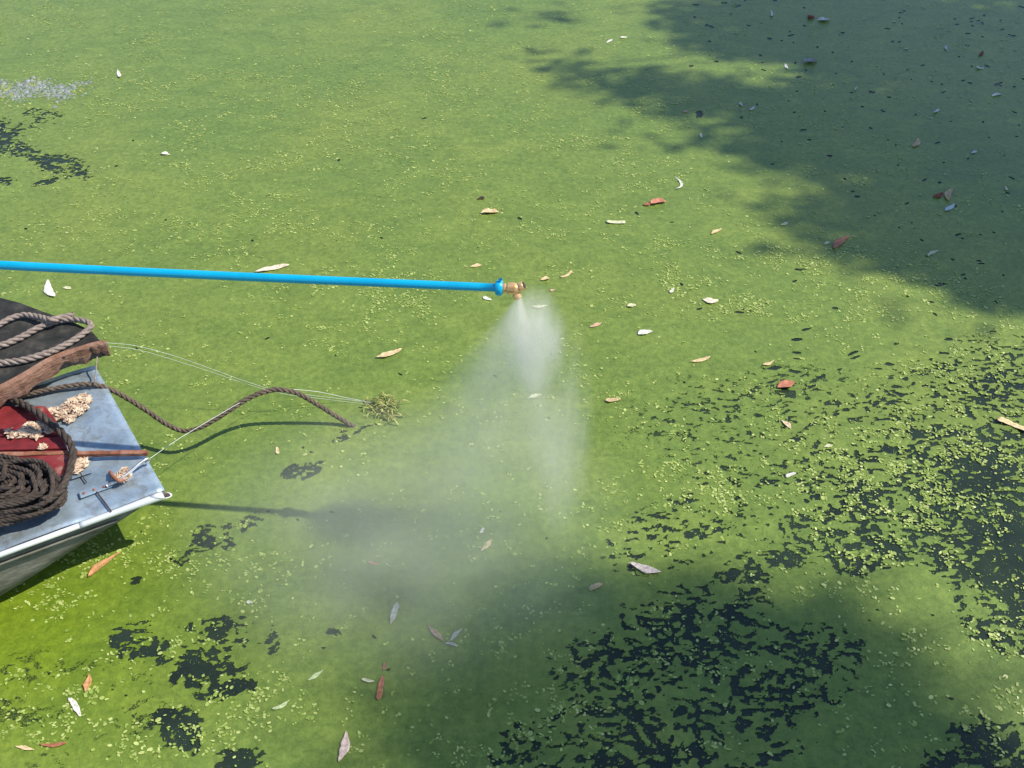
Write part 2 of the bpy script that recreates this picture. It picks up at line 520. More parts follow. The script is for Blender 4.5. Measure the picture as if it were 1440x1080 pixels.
def build_crumbs(xs, ys):
    n = len(xs); K = 5
    r = RS.uniform(0.0006, 0.0019, n); a = RS.uniform(0, 6.283, n); ex = RS.uniform(0.4, 0.9, n)
    t = np.arange(K) * 2 * math.pi / K
    lx = r[:, None] * np.cos(t) * RS.uniform(0.6, 1.2, (n, K)); ly = (r * ex)[:, None] * np.sin(t)
    ca, sa = np.cos(a)[:, None], np.sin(a)[:, None]
    V = np.stack([xs[:, None] + lx * ca - ly * sa, ys[:, None] + lx * sa + ly * ca, np.repeat(RS.uniform(0.0008, 0.0020, n)[:, None], K, 1)], 2).reshape(-1, 3)
    o = fast_mesh('algae_crumbs', V, np.arange(n * K), np.full(n, K), M['duckweed'])
    u = RS.rand(n)[:, None]
    C = np.array([0.10, 0.17, 0.022]) * (1 - u) + np.array([0.22, 0.30, 0.05]) * u
    C = np.concatenate([C, np.ones((n, 1))], 1)
    o.data.color_attributes.new('tone', 'FLOAT_COLOR', 'POINT').data.foreach_set('color', np.repeat(C, K, 0).astype(np.float32).ravel())
    return o


tag(build_crumbs(cr_x, cr_y), 'green algae crumbs floating loose over the dark open water', 'algae', kind='stuff')
dw = build_fronds(cxs, cys)
tag(dw, 'tiny yellow-green duckweed fronds dotted in drifts over the algae', 'duckweed', kind='stuff')
print('fronds', len(dw.data.polygons), 'algae polys', len(alg.data.polygons))


# ------------------------------------------------------------------ tubes and ropes
def catmull(pts, step):
    P = [Vector(p) for p in pts]
    P = [P[0] * 2 - P[1]] + P + [P[-1] * 2 - P[-2]]
    out = []
    for i in range(1, len(P) - 2):
        a, b, c, d = P[i - 1], P[i], P[i + 1], P[i + 2]
        n = max(2, int((c - b).length / step))
        for k in range(n):
            t = k / n
            out.append(0.5 * ((2 * b) + (c - a) * t + (2 * a - 5 * b + 4 * c - d) * t * t + (3 * b - a - 3 * c + d) * t ** 3))
    out.append(P[-2])
    return out


def frames(path):
    n = len(path)
    T = [(path[min(i + 1, n - 1)] - path[max(i - 1, 0)]).normalized() for i in range(n)]
    up = Vector((0, 0, 1)) if abs(T[0].z) < 0.9 else Vector((1, 0, 0))
    N = [(up - T[0] * up.dot(T[0])).normalized()]
    for i in range(1, n):
        v = N[-1] - T[i] * N[-1].dot(T[i])
        N.append(v.normalized() if v.length > 1e-6 else N[-1])
    return T, N


def tube(verts, faces, path, rad, k=8, cap=True, close=False):
    T, N = frames(path)
    b0 = len(verts)
    n = len(path)
    for i, p in enumerate(path):
        B = T[i].cross(N[i])
        r = rad(i / (n - 1)) if callable(rad) else rad
        for j in range(k):
            a = 2 * math.pi * j / k
            verts.append(p + (N[i] * math.cos(a) + B * math.sin(a)) * r)
    for i in range(n - 1):
        for j in range(k):
            j2 = (j + 1) % k
            faces.append((b0 + i * k + j, b0 + (i + 1) * k + j, b0 + (i + 1) * k + j2, b0 + i * k + j2)[::-1])
    if cap:
        faces.append(tuple(b0 + j for j in range(k))[::-1][::-1])
        faces.append(tuple(b0 + (n - 1) * k + j for j in range(k))[::-1])


def rope_mesh(name, pts, r, m, parent=None, pitch=6.5, step=None, fuzz=0.0):
    step = step or r * 0.55
    path = catmull(pts, step)
    T, N = frames(path)
    V, Fc = [], []
    s = 0
    strands = [[], [], []]
    for i, p in enumerate(path):
        if i: s += (p - path[i - 1]).length
        B = T[i].cross(N[i])
        for q in range(3):
            a = 2 * math.pi * (s / (pitch * r) + q / 3 + 0.12 * math.sin(s / (r * 14)))
            rr = r * (0.5 + 0.05 * math.sin(s / (r * 9)) + 0.04 * math.sin(s / (r * 23) + q)) * (1 + random.uniform(-fuzz, fuzz))
            strands[q].append(p + (N[i] * math.cos(a) + B * math.sin(a)) * rr)
    for q in range(3):
        tube(V, Fc, strands[q], r * 0.56, 6)
    # loose fibres
    for k in range(int(len(path) * 0.35)):
        i = random.randrange(1, len(path) - 1)
        d = Vector((random.gauss(0, 1), random.gauss(0, 1), random.gauss(0, 1))).normalized()
        d = (d - T[i] * d.dot(T[i]) * 0.3).normalized()
        a = path[i] + d * r * 0.8
        e = a + d * r * random.uniform(0.3, 1.1) + T[i] * r * random.uniform(-1, 1)
        side = d.cross(T[i]).normalized() * r * 0.05
        b0 = len(V)
        V += [a - side, a + side, e]
        Fc.append((b0, b0 + 1, b0 + 2))
    return mesh_obj(name, V, Fc, m, parent, smooth=True)


# ------------------------------------------------------------------ boat
def mth0(nt, a, k):
    n = nt.nodes.new('ShaderNodeMath'); n.operation = 'MULTIPLY'
    nt.links.new(a, n.inputs[0]); n.inputs[1].default_value = k
    return n.outputs[0]


def mat_galv():
    m, nt, b = new_mat('galvanised_sheet')
    n = noise_node(nt, 14, 5, 0.6, stretch=(1, 1, 1))
    r = ramp_node(nt, [(0.3, (0.28, 0.36, 0.43)), (0.55, (0.38, 0.48, 0.57)), (0.75, (0.48, 0.57, 0.66))])
    nt.links.new(n.outputs[0], r.inputs[0])
    n2 = noise_node(nt, 5, 6, 0.7)
    r2 = ramp_node(nt, [(0.52, (1, 1, 1)), (0.72, (0.72, 0.62, 0.5))])
    nt.links.new(n2.outputs[0], r2.inputs[0])
    c = mixrgb(nt, 'MULTIPLY', 0.9, r.outputs[0], r2.outputs[0])
    sc_ = noise_node(nt, 60, 5, 0.7, stretch=(0.8, 1.1, 1), dist=1.5)
    r5 = ramp_node(nt, [(0.40, (0.74, 0.74, 0.72)), (0.5, (1, 1, 1)), (0.66, (1.18, 1.18, 1.18))])
    nt.links.new(sc_.outputs[0], r5.inputs[0])
    c = mixrgb(nt, 'MULTIPLY', 0.35, c, r5.outputs[0])
    mud = noise_node(nt, 24, 6, 0.75, dist=0.8)
    r6 = ramp_node(nt, [(0.50, (0, 0, 0)), (0.64, (1, 1, 1))])
    nt.links.new(mud.outputs[0], r6.inputs[0])
    c = mixrgb(nt, 'MIX', mth0(nt, r6.outputs[0], 0.55), c, (0.20, 0.18, 0.14))
    nt.links.new(c, b.inputs['Base Color'])
    b.inputs['Metallic'].default_value = 0.5
    rr = ramp_node(nt, [(0.3, (0.28,) * 3), (0.7, (0.5,) * 3)])
    nt.links.new(n.outputs[0], rr.inputs[0])
    nt.links.new(rr.outputs[0], b.inputs['Roughness'])
    add_bump(nt, b, n2.outputs[0], 0.25, 0.004)
    return m


M['galv'] = mat_galv()
M['zinc'] = simple_mat('bright_zinc', [(0.3, (0.66, 0.68, 0.70)), (0.7, (0.80, 0.81, 0.81))], 18, 0.38, 0.3, 0.15, 0.002)
M['side'] = simple_mat('weathered_side', [(0.28, (0.07, 0.066, 0.05)), (0.45, (0.145, 0.14, 0.112)), (0.6, (0.20, 0.195, 0.165)), (0.75, (0.26, 0.25, 0.22))], 20, 0.75, 0.1, 0.5, 0.004, stretch=(1, 1, 2))
M['rust'] = simple_mat('rust', [(0.3, (0.16, 0.055, 0.03)), (0.5, (0.30, 0.12, 0.07)), (0.72, (0.36, 0.22, 0.17))], 45, 0.85, 0.1, 0.6, 0.003)
M['red'] = simple_mat('red_paint', [(0.30, (0.10, 0.010, 0.012)), (0.5, (0.19, 0.017, 0.020)), (0.62, (0.23, 0.035, 0.035)), (0.74, (0.34, 0.20, 0.15))], 26, 0.55, 0, 0.25, 0.002)
M['black'] = simple_mat('black_pitch', [(0.3, (0.014, 0.014, 0.014)), (0.52, (0.032, 0.032, 0.030)), (0.66, (0.065, 0.060, 0.052)), (0.78, (0.11, 0.09, 0.07))], 26, 0.75, 0, 0.5, 0.004, spec=0.25)
M['timber'] = simple_mat('weathered_timber', [(0.25, (0.10, 0.045, 0.025)), (0.5, (0.25, 0.13, 0.085)), (0.75, (0.36, 0.22, 0.16))], 22, 0.85, 0, 0.9, 0.006, stretch=(1, 1, 3.5))
M['rope_pale'] = simple_mat('pale_rope', [(0.3, (0.16, 0.12, 0.10)), (0.7, (0.36, 0.29, 0.25))], 120, 0.95, 0, 0.5, 0.001)
M['rope_brown'] = simple_mat('brown_rope', [(0.3, (0.060, 0.043, 0.031)), (0.7, (0.18, 0.135, 0.10))], 120, 0.95, 0, 0.5, 0.001)
M['rope_dark'] = simple_mat('dark_rope', [(0.3, (0.022, 0.016, 0.013)), (0.7, (0.085, 0.062, 0.050))], 90, 0.95, 0, 0.5, 0.001)
M['crumb'] = simple_mat('dry_crumbs', [(0.25, (0.30, 0.18, 0.11)), (0.5, (0.62, 0.47, 0.34)), (0.75, (0.80, 0.66, 0.50))], 70, 0.9, 0, 0.5, 0.002)
M['wire'] = simple_mat('steel_wire', [(0.3, (0.45, 0.45, 0.45)), (0.7, (0.75, 0.75, 0.75))], 60, 0.3, 0.8, 0)
M['line'] = simple_mat('nylon_line', [(0.3, (0.62, 0.66, 0.62)), (0.7, (0.8, 0.82, 0.78))], 60, 0.25, 0, 0)

DZ = 0.15
G1 = at(232, 690, DZ); FC = at(133, 513, DZ)
U = (at(0, 775, DZ) - G1).normalized()               # towards the stern
W = FC - G1                                          # across the bow
LEN = 2.6
boat = empty('boat', (G1 + U * 1.3 + W * 0.5).to_tuple()[:2] + (0.0,))
tag(boat, 'flat-bowed work boat with galvanised deck and rolled metal gunwale', 'boat')


def DP(s, t, z=0.0):
    p = G1 + U * s + W * t
    return Vector((p.x, p.y, DZ + z))


# deck sheet, slightly dented
ss = list(np.linspace(0, 0.6, 41)) + list(np.linspace(0.7, LEN, 12))
ts = np.linspace(0, 1, 31)
V, Fc = [], []
for s in ss:
    for t in ts:
        dz = 0.0045 * (fbm(np.array(s * 9.), np.array(t * 4.), 5, 3) - 0.5) * 2
        if s > 0.155: dz += 0.0018                      # overlapping second sheet
        V.append(DP(s, t, float(dz)))
nt_ = len(ts)
for i in range(len(ss) - 1):
    for j in range(nt_ - 1):
        a = i * nt_ + j
        Fc.append((a, a + 1, a + nt_ + 1, a + nt_))
deck = mesh_obj('deck_sheet', V, Fc, M['galv'], boat, smooth=True)
sm = deck.modifiers.new('thickness', 'SOLIDIFY'); sm.thickness = 0.002; sm.offset = -1

# sides, raked bottom
def bottom_z(s):
    return max(-0.03, DZ - 0.006 - s * 0.322)


for (t, nm) in ((0.0, 'side_panel'), (1.0, 'side_panel')):
    V, Fc = [], []
    sv = list(np.linspace(0.004, 0.55, 28)) + [0.8, 1.4, LEN]
    off = W.normalized() * (0.004 if t == 0 else -0.004)
    for s in sv:
        top = DP(s, t) + off; b = bottom_z(s)
        zt = DZ - 0.006
        for k in range(6):
            z = zt + (b - zt) * k / 5
            V.append(Vector((top.x, top.y, z)) + off * 0.3 * math.sin(s * 31 + k * 1.7))
    for i in range(len(sv) - 1):
        for k in range(5):
            a = i * 6 + k
            Fc.append((a, a + 6, a + 7, a + 1))
    o = mesh_obj(nm, V, Fc, M['side'], boat, smooth=True)
    if t == 0: near_side = o
    md = o.modifiers.new('thickness', 'SOLIDIFY'); md.thickness = 0.004; md.offset = 0
V, Fc = [], []
sv = list(np.linspace(0.0, 0.55, 14)) + [LEN]
for s in sv:
    for t in (0.012, 0.988):
        p = DP(s, t); V.append(Vector((p.x, p.y, bottom_z(s) + 0.001)))
for i in range(len(sv) - 1):
    Fc.append((2 * i, 2 * i + 1, 2 * i + 3, 2 * i + 2))
o = mesh_obj('bottom', V, Fc, M['side'], boat)
md = o.modifiers.new('thickness', 'SOLIDIFY'); md.thickness = 0.003; md.offset = 0

# rolled gunwale: an open scroll of sheet along each edge, its hollow bow end filled with painted shade
Wn = W.normalized()
def roll(t, sgn, seg0, seg1, r0, r1):
    V, Fc = [], []
    K = 15
    sv = np.linspace(seg0, seg1, 24)
    for s in sv:
        base = DP(s, t)
        f = (s - seg0) / (seg1 - seg0)
        r = r1 + (r0 - r1) * max(0, 1 - s / 0.12) ** 1.3
        for k in range(K):
            a = math.radians(82 + 245 * k / (K - 1))       # up over the edge and under
            cut = U * (0.010 + 0.020 * math.sin(a)) if (seg0 == 0 and s == sv[0]) else Vector()
            V.append(base - Wn * (0.004 - math.cos(a) * r) + cut + Vector((0, 0, -0.004 + math.sin(a) * r * 0.8)))
    for i in range(len(sv) - 1):
        for k in range(K - 1):
            a = i * K + k
            Fc.append((a, a + 1, a + K + 1, a + K))
    o = mesh_obj('gunwale_roll', V, Fc, M['zinc'], boat, smooth=True)
    md = o.modifiers.new('thickness', 'SOLIDIFY'); md.thickness = 0.0018; md.offset = 0
    return o


roll_bow = roll(0.0, 1, 0.0, 0.165, 0.0105, 0.0068)
roll(0.0, 1, 0.160, LEN, 0.0062, 0.0060)
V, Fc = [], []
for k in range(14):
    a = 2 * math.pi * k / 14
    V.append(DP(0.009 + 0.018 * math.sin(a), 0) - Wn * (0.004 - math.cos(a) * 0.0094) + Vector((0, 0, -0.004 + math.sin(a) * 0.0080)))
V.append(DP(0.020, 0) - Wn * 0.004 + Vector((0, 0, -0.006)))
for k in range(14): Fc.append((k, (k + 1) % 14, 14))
mesh_obj('roll_mouth_shade', V, Fc, M['dark_hole'], roll_bow)  # dark disc in the roll's end, painting the shade inside the hollow
# folded seam along the side under the roll
V, Fc = [], []
tube(V, Fc, [DP(s, 0) - Wn * 0.003 + Vector((0, 0, -0.030)) for s in np.linspace(0.10, LEN, 40)], 0.0028, 6)
mesh_obj('side_seam', V, Fc, M['side'], near_side, smooth=True)


def on_deck(px, py, z=0.0):
    return at(px, py, DZ + z)


def bar_between(name, p, q, wd, ht, m, parent=None, wob=0.0, seg=1, bevel=0.0015):
    """a straight bar resting with its underside on p..q"""
    d = (q - p); L = d.length; d.normalize()
    side = Vector((-d.y, d.x, 0)).normalized()
    V, Fc = [], []
    for i in range(seg + 1):
        c = p + d * L * i / seg
        w2 = wd / 2 * (1 + random.uniform(-wob, wob)); h2 = ht * (1 + random.uniform(-wob, wob) * 0.5)
        sh = side * random.uniform(-wob, wob) * wd * 0.4
        V += [c + sh - side * w2, c + sh + side * w2, c + sh + side * w2 * 0.94 + Vector((0, 0, h2)), c + sh - side * w2 * 0.94 + Vector((0, 0, h2))]
    for i in range(seg):
        a = i * 4
        for k in range(4):
            k2 = (k + 1) % 4
            Fc.append((a + k, a + k2, a + 4 + k2, a + 4 + k))
    Fc.append((0, 3, 2, 1)); e = seg * 4
    Fc.append((e, e + 1, e + 2, e + 3))
    o = mesh_obj(name, V, Fc, m, parent)
    if bevel:
        bv = o.modifiers.new('bevel', 'BEVEL'); bv.width = bevel; bv.segments = 2; bv.limit_method = 'ANGLE'
    return o


# red planks let into the deck
def plank(corners, th, m):
    V = [Vector(c) for c in corners] + [Vector(c) + Vector((0, 0, th)) for c in corners]
    n = len(corners)
    Fc = [tuple(range(n))[::-1], tuple(range(n, 2 * n))] + [(i, (i + 1) % n, n + (i + 1) % n, n + i) for i in range(n)]
    o = mesh_obj('plank', V, Fc, m, boat)
    bv = o.modifiers.new('bevel', 'BEVEL'); bv.width = 0.0025; bv.segments = 2
    return o


pz = 0.006
for c in ([(-150, 577), (66, 576), (80, 594), (90, 617), (-150, 621)],
          [(-150, 623), (91, 619), (97, 636), (-150, 642)],
          [(-150, 645), (98, 638), (100, 652), (90, 668), (60, 690), (-150, 710)]):
    plank([on_deck(x, y, pz) for x, y in c][::-1], 0.012, M['red'])

# riveted strap and lap seam on the deck
def strap(px0, py0, px1, py1, wd, ht, m=None, z=0.003):
    o = bar_between('deck_strap', on_deck(px0, py0, z), on_deck(px1, py1, z), wd, ht, m or M['galv'], boat)
    return o


st = strap(112, 697, 158, 680, 0.020, 0.003)
for x, y in ((118, 693), (132, 688), (146, 684)):
    V, Fc = [], []
    c = on_deck(x, y, 0.0075)
    for k in range(8):
        a = k * math.pi / 4
        V.append(c + Vector((0.003 * math.cos(a), 0.003 * math.sin(a), 0)))
    V.append(c + Vector((0, 0, 0.002)))
    for k in range(8): Fc.append((k, (k + 1) % 8, 8))
    V += [v - Vector((0, 0, 0.004)) for v in V[:8]]
    for k in range(8): Fc.append((9 + k, 9 + (k + 1) % 8, (k + 1) % 8, k))
    rv = mesh_obj('rivet', V, Fc, M['rust'], st)
strap(100, 672, 130, 662, 0.011, 0.002)
bar_between('seam_lip', on_deck(136, 692, 0.004), on_deck(157, 720, 0.004), 0.003, 0.003, M['dark_hole'], boat)
bar_between('seam_lip', on_deck(112, 664, 0.003), on_deck(122, 679, 0.003), 0.002, 0.003, M['dark_hole'], boat)

# hook plate with its twisted wire (fixed to the deck)
V, Fc = [], []
hk = [on_deck(150, 683, 0.010), on_deck(165, 676, 0.013), on_deck(182, 664, 0.016), on_deck(196, 652, 0.020), on_deck(207, 645, 0.020), on_deck(210, 647, 0.012), on_deck(204, 650, 0.008)]
tube(V, Fc, catmull(hk, 0.003), 0.0032, 8)
mesh_obj('hook_rod', V, Fc, M['wire'], boat, smooth=True)
V, Fc = [], []
tube(V, Fc, catmull([on_deck(155, 664, 0.004), on_deck(160, 671, 0.018), on_deck(168, 676, 0.018), on_deck(176, 674, 0.004)], 0.003), 0.004, 8)
mesh_obj('staple', V, Fc, M['rust'], boat, smooth=True)

# rusty bar lying across the deck
tag(bar_between('iron_bar', on_deck(-70, 643, 0.019), on_deck(209, 639, 0.005), 0.011, 0.009, M['rust'], None, 0.12, 24),
    'rusty iron bar lying across the red planks to the bow edge', 'iron bar')

# ------------------------------------------------------------------ black platform beside the deck
PB, PT = 0.165, 0.222                                 # underside, top
plat = empty('platform', at(-60, 520, PB).to_tuple())
tag(plat, 'black pitched platform with splintered brown timber edge, beside the boat deck', 'platform')
top = [(152, 482), (128, 462), (96, 448), (62, 437), (28, 424), (0, 417), (-40, 408), (-220, 400), (-260, 640), (-120, 590), (-30, 553), (0, 541), (34, 523), (72, 502), (112, 488), (138, 480)]
def slab(name, outline, zt, zb, m, parent, bev=0.003):
    V = [at(x, y, zt) for x, y in outline]
    n = len(V)
    V = V + [Vector((v.x, v.y, zb)) for v in V]
    Fc = [tuple(range(n))[::-1], tuple(range(n, 2 * n))] + [(i, (i + 1) % n, n + (i + 1) % n, n + i) for i in range(n)]
    o = mesh_obj(name, V, Fc, m, parent)
    bm = bmesh.new(); bm.from_mesh(o.data); bmesh.ops.recalc_face_normals(bm, faces=bm.faces); bm.to_mesh(o.data); bm.free()
    if bev:
        b = o.modifiers.new('bevel', 'BEVEL'); b.width = bev; b.segments = 2
    return o


slab('platform_board', [(146, 484), (128, 464), (96, 449), (62, 438), (28, 425), (0, 418), (-40, 409), (-220, 400), (-300, 655), (-120, 592), (-30, 556), (0, 544), (34, 527), (72, 507), (112, 493)], PT - 0.002, PB + 0.022, M['black'], plat)
# timber edge rail: an irregular split batten along the near edge
rail_top = [(-200, 628), (-120, 590), (-60, 567), (-30, 555), (0, 543), (20, 533), (36, 524), (54, 513), (72, 503), (92, 495), (112, 489), (132, 483), (149, 480)]
V, Fc = [], []
rp = catmull([at(x, y, PT) for x, y in rail_top], 0.008)
T_, N_ = frames(rp)
n = len(rp)
for i, p in enumerate(rp):
    d = T_[i]; side = Vector((d.y, -d.x, 0)).normalized()          # towards the camera
    f = i / (n - 1)
    thick = 0.050 * (1 - 0.30 * f) * (1 + 0.18 * math.sin(i * 0.9) * random.uniform(0.3, 1))
    wdt = 0.012 * (1 - 0.3 * f) * (1 + random.uniform(-0.15, 0.15))
    V += [p - side * 0.004 + Vector((0, 0, 0.001)), p + side * wdt + Vector((0, 0, random.uniform(-0.002, 0.001))), p + side * (wdt * 1.15) - Vector((0, 0, thick * 0.5 + random.uniform(-.002, .002))),
          p + side * wdt * 0.7 - Vector((0, 0, thick)), p - side * 0.004 - Vector((0, 0, thick))]
for i in range(n - 1):
    a = i * 5
    for k in range(5):
        k2 = (k + 1) % 5
        Fc.append((a + k, a + 5 + k, a + 5 + k2, a + k2))
Fc.append((0, 1, 2, 3, 4)); e = (n - 1) * 5; Fc.append((e + 4, e + 3, e + 2, e + 1, e))
mesh_obj('edge_rail', V, Fc, M['timber'], plat)
# foot batten that carries the platform on the boat
bar_between('support_batten', on_deck(-160, 585, 0.004), on_deck(60, 532, 0.004), 0.03, 0.036, M['timber'], plat, 0.08, 8)

# ------------------------------------------------------------------ ropes
R0 = 0.0072
def rp_(px, py, z): return at(px, py, z)

tag(rope_mesh('rope', [rp_(-60, 530, PT + .007), rp_(-20, 517, PT + .007), rp_(0, 511, PT + .007), rp_(30, 507, PT + .007), rp_(62, 498, PT + .007), rp_(92, 485, PT + .007), rp_(116, 470, PT + .008),
                       rp_(128, 459, PT + .011), rp_(122, 452, PT + .012), rp_(100, 449, PT + .009), rp_(78, 452, PT + .009), rp_(52, 462, PT + .008), rp_(26, 476, PT + .007), rp_(0, 486, PT + .007), rp_(-30, 492, PT + .008),
                       rp_(-52, 483, PT + .008), rp_(-30, 466, PT + .008), rp_(-4, 458, PT + .008), rp_(14, 448, PT + .009), rp_(34, 443, PT + .009), rp_(56, 446, PT + .014), rp_(72, 450, PT + .022), rp_(88, 446, PT + .014), rp_(104, 443, PT + .01)], R0, M['rope_pale']),
    'pale grey twisted rope looped on top of the black platform', 'rope')
# knot in it is part of the loops: a second short turn
tag(rope_mesh('rope', [rp_(-90, 585, DZ + .012), rp_(-20, 567, DZ + .012), rp_(10, 560, DZ + .012), rp_(40, 554, DZ + .012), rp_(78, 546, DZ + .012), rp_(110, 541, DZ + .013), rp_(134, 541, .158), rp_(158, 549, .142), rp_(182, 562, .120), rp_(206, 577, .098),
                       rp_(232, 595, .076), rp_(258, 606, .066), rp_(284, 600, .074), rp_(312, 584, .090), rp_(346, 562, .106), rp_(372, 551, .110), rp_(394, 548, .106), rp_(420, 554, .090), rp_(448, 570, .056), rp_(474, 586, .024), rp_(492, 597, .006), rp_(506, 604, -.012)], R0 * 0.80, M['rope_brown']),
    'brown mooring rope running off the bow and arching down into the algae', 'rope')

# dark coil heap, and the thick rope that runs down into it
coil = []
for q in range(30):
    lay = q // 8; k5 = q % 8
    rx0 = 122 - 11 * k5 - 8 * lay; ry0 = 48 - 4.6 * k5 - 4 * lay
    ox, oy = random.uniform(-7, 7), random.uniform(-4, 4)
    ph = random.uniform(-0.25, 0.25)
    for k in range(12):
        a = 2 * math.pi * k / 12 + ph
        z = DZ + 0.024 + 0.0105 * lay + random.uniform(0, 0.008)
        coil.append(rp_(-28 + ox + (rx0 + random.uniform(-6, 6)) * math.cos(a), 693 - 4 * lay + oy + (ry0 + random.uniform(-3.5, 3.5)) * math.sin(a), z))
coil += [rp_(10, 652, DZ + .07), rp_(44, 647, DZ + .07), rp_(66, 655, DZ + .065), rp_(74, 676, DZ + .06), rp_(70, 700, DZ + .055), rp_(52, 716, DZ + .045)]
tag(rope_mesh('rope', coil, 0.0050, M['rope_dark'], fuzz=0.2, step=0.0050), 'dark tarred rope heaped in a coil on the red planks', 'rope')
tag(rope_mesh('rope', [rp_(14, 562, DZ + .024), rp_(28, 566, DZ + .030), rp_(46, 576, DZ + .036), rp_(64, 589, DZ + .038), rp_(82, 604, DZ + .038), rp_(97, 620, DZ + .034), rp_(103, 636, DZ + .034), rp_(100, 654, DZ + .034), rp_(93, 676, DZ + .040), rp_(80, 694, DZ + .050), rp_(62, 704, DZ + .055)], 0.0078, M['rope_dark'], pitch=9),
    'single thick dark rope curving from the platform edge down to the coil', 'rope')


# ------------------------------------------------------------------ crumbly heaps on the deck
def heap(name, spots, label):
    V, Fc = [], []
    for (px, py, r, n, zb) in spots:
        c = on_deck(px, py, zb)
        # matted core
        b0 = len(V)
        for ring in range(5):
            for j in range(14):
                a = 2 * math.pi * j / 14; rr = r * (0.95 - 0.22 * ring) * random.uniform(0.8, 1.1)
                V.append(c + Vector((rr * math.cos(a), rr * math.sin(a), 0.40 * r * (ring / 4) ** 0.7 * random.uniform(0.6, 1.15))))
        for ring in range(4):
            for j in range(14):
                Fc.append((b0 + ring * 14 + j, b0 + ring * 14 + (j + 1) % 14, b0 + ring * 14 + 14 + (j + 1) % 14, b0 + ring * 14 + 14 + j))
        Fc.append(tuple(b0 + 56 + j for j in range(14)))
        for k in range(n * 2):
            rr = r * math.sqrt(random.random()); a = random.uniform(0, 6.28)
            h = 0.55 * r * (1 - (rr / r) ** 2) * (0.35 + 0.65 * random.random())
            p = c + Vector((rr * math.cos(a), rr * math.sin(a), h + 0.002))
            s = random.choice([0.0012, 0.0016, 0.0022, 0.0030, 0.0040]) * random.uniform(0.7, 1.2)
            b0 = len(V)
            for t in range(6):
                V.append(p + Vector((random.gauss(0, 1) * s, random.gauss(0, 1) * s, abs(random.gauss(0, 0.6)) * s)))
            for f in ((0, 1, 2), (0, 2, 3), (0, 3, 4), (1, 2, 5), (2, 3, 5), (3, 4, 5), (0, 4, 1), (1, 4, 5)):
                Fc.append(tuple(b0 + q for q in f))
    o = mesh_obj(name, V, Fc, M['crumb'])
    tag(o, label, 'debris')
    return o


heap('debris_heap', [(104, 570, 0.018, 90, 0.006), (116, 562, 0.013, 60, 0.006), (92, 577, 0.014, 70, 0.006), (84, 586, 0.011, 50, 0.006), (110, 580, 0.012, 40, 0.004), (120, 574, 0.008, 25, 0.004), (72, 580, 0.010, 40, 0.005), (98, 590, 0.012, 30, 0.004), (124, 566, 0.007, 16, 0.004)], 'larger heap of beige crumbs on bare metal below the platform edge')
heap('debris_heap', [(46, 604, 0.018, 80, 0.019), (60, 598, 0.014, 60, 0.019), (34, 610, 0.013, 60, 0.019), (20, 613, 0.009, 34, 0.019), (52, 614, 0.009, 30, 0.019), (70, 606, 0.009, 26, 0.019), (60, 630, 0.007, 20, 0.019), (12, 608, 0.006, 12, 0.019)], 'smaller heap of beige crumbs spread over the red planks')
heap('debris_heap', [(172, 672, 0.015, 60, 0.006), (176, 664, 0.008, 30, 0.01)], 'small tuft of brown crumbs caught on the wire hook', )
heap('debris_heap', [(108, 660, 0.012, 50, 0.005), (118, 652, 0.012, 20, 0.004)], 'small pale crumbs beside the rope coil on the deck')


# ------------------------------------------------------------------ lines and twine
def thread(name, pts, r, m, label, cat):
    V, Fc = [], []
    tube(V, Fc, catmull(pts, 0.01), r, 5)
    return tag(mesh_obj(name, V, Fc, m, None, smooth=True), label, cat)


thread('twine', [rp_(140, 490, PT - .03), rp_(136, 505, .19), rp_(135, 522, .172), rp_(133, 538, .172)], 0.0016, M['rope_pale'], 'short grey twine hanging from the platform corner to the rope', 'twine')
thread('nylon_line', [rp_(209, 646, .168), rp_(250, 618, .150), rp_(300, 588, .125), rp_(340, 565, .105), rp_(380, 548, .080), rp_(440, 550, .045), rp_(490, 560, .016), rp_(524, 566, .008)], 0.00055, M['line'], 'pale nylon line rising from the deck hook over the rope', 'line')
thread('nylon_line', [rp_(149, 482, PT), rp_(190, 486, .19), rp_(240, 499, .15), rp_(290, 516, .12), rp_(345, 536, .09), rp_(390, 549, .066), rp_(440, 556, .04), rp_(522, 566, .008)], 0.00036, M['line'], 'upper pale nylon line running from the platform corner to the weed tuft', 'line')
thread('nylon_line', [rp_(149, 486, PT - .01), rp_(195, 492, .18), rp_(250, 508, .14), rp_(300, 524, .11), rp_(350, 541, .08), rp_(400, 554, .055), rp_(455, 561, .03), rp_(520, 569, .008)], 0.00032, M['line'], 'lower pale nylon line running from the platform corner to the weed tuft', 'line')

# ------------------------------------------------------------------ weed tuft
M['weed'] = mat_attr_leaf('pond_weed', 'tone', 0.5, 0.4, 80, 0.2)
V, Fc, CV = [], [], []
for k in range(150):
    c = at(random.gauss(541, 11), random.gauss(577, 8), HOLE_Z)
    a = random.uniform(0, 6.28); L = random.uniform(0.012, 0.040); h = random.uniform(0.002, 0.014)
    w2 = random.uniform(0.0009, 0.0022)
    d = Vector((math.cos(a), math.sin(a) * 0.6, 0)); sd = Vector((-d.y, d.x, 0)).normalized() * w2
    tone = random.choice([(0.30, 0.34, 0.07), (0.42, 0.42, 0.14), (0.16, 0.2, 0.03), (0.36, 0.32, 0.10)])
    b0 = len(V)
    for q in range(5):
        t = q / 4
        p = c + d * L * (t - 0.4) + Vector((0, 0, 0.002 + h * math.sin(math.pi * t)))
        V += [p - sd * (1 - 0.8 * t), p + sd * (1 - 0.8 * t) + Vector((0, 0, w2))]
        CV += [tone, tone]
    for q in range(4):
        Fc.append((b0 + 2 * q, b0 + 2 * q + 1, b0 + 2 * q + 3, b0 + 2 * q + 2))
o = mesh_obj('weed_tuft', V, Fc, M['weed'])
